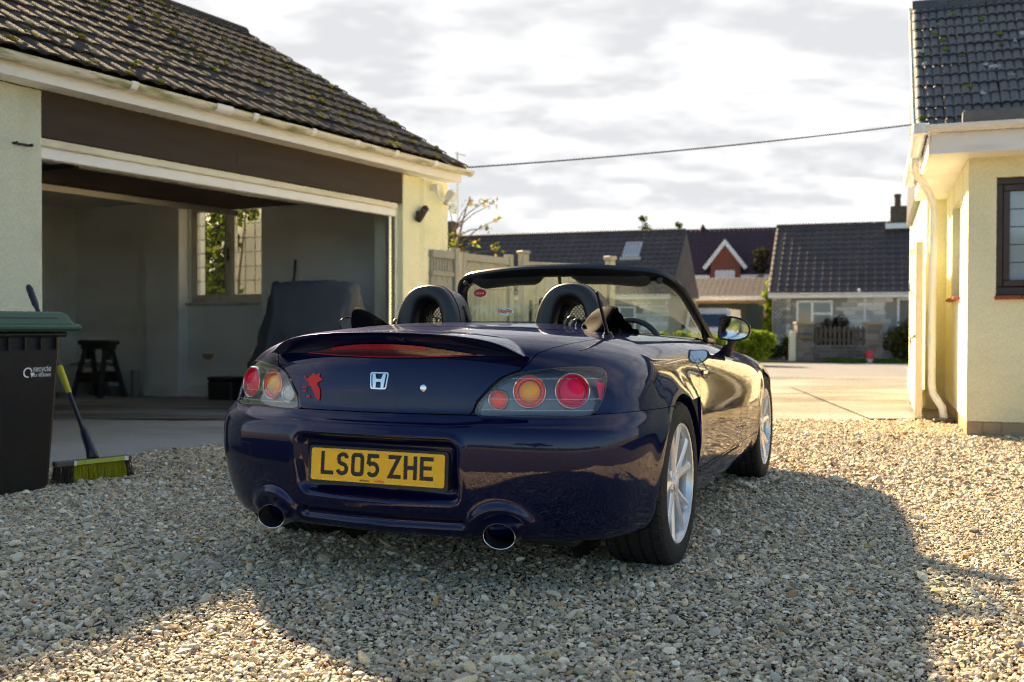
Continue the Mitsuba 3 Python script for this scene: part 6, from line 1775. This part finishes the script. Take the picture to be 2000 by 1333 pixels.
part(bxk, 'case', at(GA, bx(4.72, 5.0, 2.78, 3.2, -.066, .20, .02)), 'black_plastic')
part(bxk, 'lid', at(GA, bx(4.71, 5.01, 2.77, 3.21, .202, .24, .015)), 'black_plastic')
pt_ = thing('wall_patch', 'patch of missing plaster low on the window wall', 'patch')
scene[pt_] = mikit.ply(at(GA, prism(Polygon([(.09 * math.cos(a) * (1 + .3 * math.sin(3 * a)), .055 * math.sin(a) * (1 + .3 * math.cos(2 * a))) for a in np.linspace(0, 2 * PI, 24)[:-1]]), 5.157, 5.1615, 'x').apply_translation([0, 3.63, .48])), 'block')
# covered motorcycle: a cloth over a high front and a lower tail
mc_ = thing('covered_motorcycle', 'motorcycle under a dark grey cover in the garage', 'motorcycle')
mat('cover_cloth', (0.062, 0.068, 0.078), 0.8)
nu, nv = 70, 61
us = np.linspace(-.95, .80, nu)
ridge = np.interp(us, [-.95, -.90, -.70, -.45, -.25, .0, .25, .42, .55, .70, .78, .80], [.55, .80, .92, .96, .92, 1.00, 1.20, 1.40, 1.44, 1.42, 1.30, 1.0])
half = np.interp(us, [-.95, -.85, -.5, 0, .3, .45, .62, .72, .80], [.15, .25, .30, .32, .40, .50, .52, .50, .42])
ridge = gaussian_filter1d(ridge, 1.2)
P = []
for u, h_, w_ in zip(us, ridge, half):
    a = np.linspace(-1, 1, nv)
    k = np.abs(a)
    y = np.sign(a) * w_ * np.where(k < .40, k / .40 * .85, .85 + (k - .40) / .60 * .80)
    z = np.where(k < .40, h_ - .035 * (k / .40) ** 2.2, (h_ - .035) * (1 - np.clip((k - .40) / .60, 0, 1) ** 0.9) + .03)
    y = y * (1 + .09 * np.sin(u * 19 + 3 * np.sign(a)) * np.clip((k - .4) / .6, 0, 1))
    P.append(np.stack([np.full(nv, u), y, z], -1))
P = np.array(P)
wr = meshkit.fbm(np.stack([P[..., 0] * 4.5 + P[..., 2] * 5, P[..., 1] * 3.5 - P[..., 2] * 2.5, P[..., 0] * 0], -1), 3, 3) - .5
P[..., 2] += wr * .07; P[..., 1] += wr * .16 * np.sign(P[..., 1])
cap = []
_e = P[-1]
for t in np.linspace(.03, 1, 22):
    r_ = _e.copy(); yy_ = r_[:, 1] / .52
    fold = np.sin(9.5 * t + 3.2 * yy_ ** 2 + .8 * yy_) * np.clip(4 * t * (1.05 - t), 0, 1) * np.clip(1.25 - np.abs(yy_), 0.15, 1)
    nz = meshkit.fbm(np.c_[r_[:, 1] * 5, np.full(nv, t * 5), np.zeros(nv)], 3, 8) - .5
    r_[:, 0] += .02 + .10 * t + .035 * fold + .08 * nz * np.sin(PI * min(t, .98))
    r_[:, 2] = r_[:, 2] * (1 - t) + .03 * t
    r_[:, 1] *= 1 + .05 * t
    cap.append(r_)
P = np.concatenate([P, np.array(cap)], 0)
MM = frame(-2.00, 11.35, 190.0, -0.05)
part(mc_, 'cover', at(MM, gridmesh(P, flip=True)), 'cover_cloth', True)
for s in (-1, 1):
    part(mc_, 'wheel', at(MM, lathe([(.20, -.05), (.30, -.05), (.315, 0), (.30, .05), (.20, .05)], 24, 'y').apply_translation([s * .60, 0, .31])), 'tyre', 40)
# the dark stick standing behind it
stq = [(4.92, 1.98, 1.10), (4.90, 1.92, 1.38), (4.90, 1.89, 1.58), (4.92, 1.90, 1.72)]
whole('wall_stick', 'dark crooked stick standing behind the covered motorcycle', 'stick', at(GA, tube(spl(stq, 20), np.linspace(.012, .016, 20), 7)), 'bark', True)
# fallen leaves on the gravel
for i, (x, y, lab, c_) in enumerate([(-1.28, 4.12, 'small orange leaf lying on the shaded gravel', (0.55, .25, .02)), (1.42, 4.0, 'yellow green leaf on the gravel right of the rear wheel', (.40, .42, .05)), (1.62, 4.9, 'bluish scrap on the gravel in the shadow of the car', (.10, .16, .30))]):
    k = thing('fallen_leaf', lab, 'leaf' if i < 2 else 'scrap', 'litter on the gravel')
    mk_ = f'leaf_paint_{i}'; mat(mk_, c_, .6)
    g_ = np.stack(np.meshgrid(np.linspace(-1, 1, 7), np.linspace(-1, 1, 5), indexing='ij'), -1)
    Pz = np.stack([x + .020 * g_[..., 0], y + .011 * g_[..., 1] * (1 - g_[..., 0] ** 2 * .9), .030 + .005 * g_[..., 0] ** 2 + .004 * g_[..., 1] ** 2], -1)
    scene[k] = mikit.ply(gridmesh(Pz, flip=True), mk_, smooth=True)
# ---------------------------------------------------------------- the gravel: every pebble in view is a small stone of its own
gr = np.random.default_rng(2024)


def base_stones(sub, k):
    out = []
    r = np.random.default_rng(5)
    for i in range(k):
        m = trimesh.creation.icosphere(subdivisions=sub)
        v = np.array(m.vertices)
        v = v * (1 + .42 * (meshkit.noise(v * 1.15 + i * 7.3, 3)[:, None] - .5) + .22 * (meshkit.noise(v * 2.6 + i * 3.1, 9)[:, None] - .5))
        for _ in range(5):                                     # worn flat faces
            d = r.normal(size=3); d /= np.linalg.norm(d); h = v @ d; lim = r.uniform(.50, .80); v = v - np.maximum(h - lim, 0)[:, None] * d * .8
        out.append((v, np.array(m.faces)))
    return out


PAL = np.array([(.44, .42, .37), (.50, .46, .37), (.37, .355, .32), (.55, .53, .47), (.42, .36, .26), (.30, .285, .255), (.48, .40, .27), (.62, .61, .57), (.34, .30, .25), (.24, .225, .20), (.40, .42, .42), (.47, .33, .19)])
PW = np.array([18, 17, 15, 10, 10, 9, 7, 5, 7, 5, 5, 2.0]); PW /= PW.sum()


def in_view(x, y, margin):
    ok = np.abs(x) < 0.54 * y + margin
    g = np.linalg.inv(GA) @ np.stack([x, y, 0 * x, 0 * x + 1])
    ok &= ~((g[0] > -3.1) & (g[1] > -0.83 + 0.02 * np.sin(x * 9)))
    b = np.linalg.inv(RB) @ np.stack([x, y, 0 * x, 0 * x + 1])
    ok &= ~((b[0] > 0.0) & (b[1] < 0.0))
    return ok & (y < 9.76 + .03 * np.sin(x * 5))


def scatter(y0, y1, margin, dens, layers=1.0):
    xm = .54 * y1 + margin
    n = int(2 * xm * (y1 - y0) * dens)
    # jittered grid: even cover without clumps
    s = 1 / math.sqrt(dens); nx, ny_ = int(2 * xm / s), int((y1 - y0) / s)
    gx, gy = np.meshgrid(np.arange(nx), np.arange(ny_), indexing='ij')
    x = -xm + (gx.ravel() + gr.uniform(-.25, 1.25, nx * ny_)) * s; y = y0 + (gy.ravel() + gr.uniform(-.25, 1.25, nx * ny_)) * s
    k = in_view(x, y, margin)
    return x[k], y[k]


def pebbles(x, y, stones_, size, zoff, keep_above):
    n = len(x)
    kind = gr.integers(0, len(stones_), n)
    big = np.exp(gr.normal(0, .36, n)); sc = size * big
    # clusters of slightly larger and smaller stones, and gentle ruts in the surface
    sc *= .82 + .42 * meshkit.noise(np.c_[x * 1.9, y * 1.9, 0 * x], 4)
    sx, sy, sz = sc * gr.uniform(.85, 1.6, n), sc * gr.uniform(.65, 1.05, n), sc * gr.uniform(.34, .70, n)
    ground = .020 * (meshkit.fbm(np.c_[x * .9, y * .9, 0 * x], 3, 6) - .5)
    q = gr.normal(size=(n, 4)) * np.array([1, .22, .22, 1.0]); q /= np.linalg.norm(q, axis=1, keepdims=True)
    w, a, b, c = q.T
    R = np.stack([1 - 2 * (b * b + c * c), 2 * (a * b - c * w), 2 * (a * c + b * w), 2 * (a * b + c * w), 1 - 2 * (a * a + c * c), 2 * (b * c - a * w), 2 * (a * c - b * w), 2 * (b * c + a * w), 1 - 2 * (a * a + b * b)], -1).reshape(n, 3, 3)
    z = ground + zoff + gr.uniform(-.3, .5, n) * sc
    col = PAL[gr.choice(len(PAL), n, p=PW)] * gr.uniform(.62, 1.30, (n, 1)) * gr.normal(1, .016, (n, 3)) * np.array([1.27, 1.15, .95])
    Vs, Fs, Cs, o = [], [], [], 0
    for k in range(len(stones_)):
        i = np.nonzero(kind == k)[0]
        if not len(i):
            continue
        v0, f0 = stones_[k]
        P = np.einsum('nij,nvj->nvi', R[i], v0[None] * np.stack([sx[i], sy[i], sz[i]], -1)[:, None]) + np.stack([x[i], y[i], z[i]], -1)[:, None]
        f = f0[None] + (np.arange(len(i)) * len(v0))[:, None, None]
        fc = P.reshape(-1, 3)[f.reshape(-1, 3)]
        nz = np.cross(fc[:, 1] - fc[:, 0], fc[:, 2] - fc[:, 0])
        nz = nz[:, 2] / (np.linalg.norm(nz, axis=1) + 1e-12)
        f = f.reshape(-1, 3)[nz > keep_above]
        tint = 1 + .22 * (meshkit.noise(v0 * 1.6 + k, 2) - .5)
        Vs.append(P.reshape(-1, 3)); Fs.append(f + o); o += P.shape[0] * P.shape[1]
        Cs.append((np.clip(col[i][:, None] * tint[None, :, None], 0, .9)).reshape(-1, 3))
    V, F, Cc = np.vstack(Vs), np.vstack(Fs), np.vstack(Cs)
    used = np.unique(F); m = np.full(len(V), -1); m[used] = np.arange(len(used))
    return tm(V[used], m[F]), Cc[used]




def hull_stones(npts, k, seed):
    """Angular chips: hulls of a few points on a sphere."""
    r = np.random.default_rng(seed); out = []
    for _ in range(k):
        p = r.normal(size=(npts, 3)); p /= np.linalg.norm(p, axis=1, keepdims=True)
        for _i in range(40):                                   # spread the points evenly, roughly
            d = p[:, None] - p[None]; w = 1 / ((d ** 2).sum(-1) + .05)
            p = p + .03 * (d * w[..., None]).sum(1); p /= np.linalg.norm(p, axis=1, keepdims=True)
        h = trimesh.convex.convex_hull(p * r.uniform(.80, 1.12, (npts, 1)))
        out.append((np.array(h.vertices), np.array(h.faces)))
    return out


st0 = base_stones(1, 6)
chip_n, chip_m, chip_f = hull_stones(17, 9, 1), hull_stones(12, 9, 2), hull_stones(9, 7, 3)
zones = []
for (y0, y1, mg, dens, stn, size, z, ka) in ((2.05, 2.9, .50, 8600, chip_n, .0067, .004, -.12), (2.9, 5.6, .60, 7000, chip_m, .0075, .004, -.10), (5.6, 9.9, .8, 3700, chip_f, .0100, .003, .10)):
    x, y = scatter(y0, y1, mg, dens)
    zones.append(pebbles(x, y, stn, size, z, ka))
x, y = scatter(2.05, 4.0, .4, 60); zones.append(pebbles(x, y, st0, .0125, .012, -.4))
x, y = scatter(4.0, 9.0, .4, 30); zones.append(pebbles(x, y, st0, .0125, .012, -.2))
PV, PF, PC, o = [], [], [], 0
for m, c in zones:
    PV.append(m.vertices); PF.append(m.faces + o); PC.append(c); o += len(m.vertices)
NTRI = sum(len(f) for f in PF)
gravel = tm(np.vstack(PV), np.vstack(PF))
whole('gravel', 'loose grey and buff pebble gravel covering the drive', 'gravel', gravel, 'pebble', False, kind='stuff', color=np.vstack(PC))
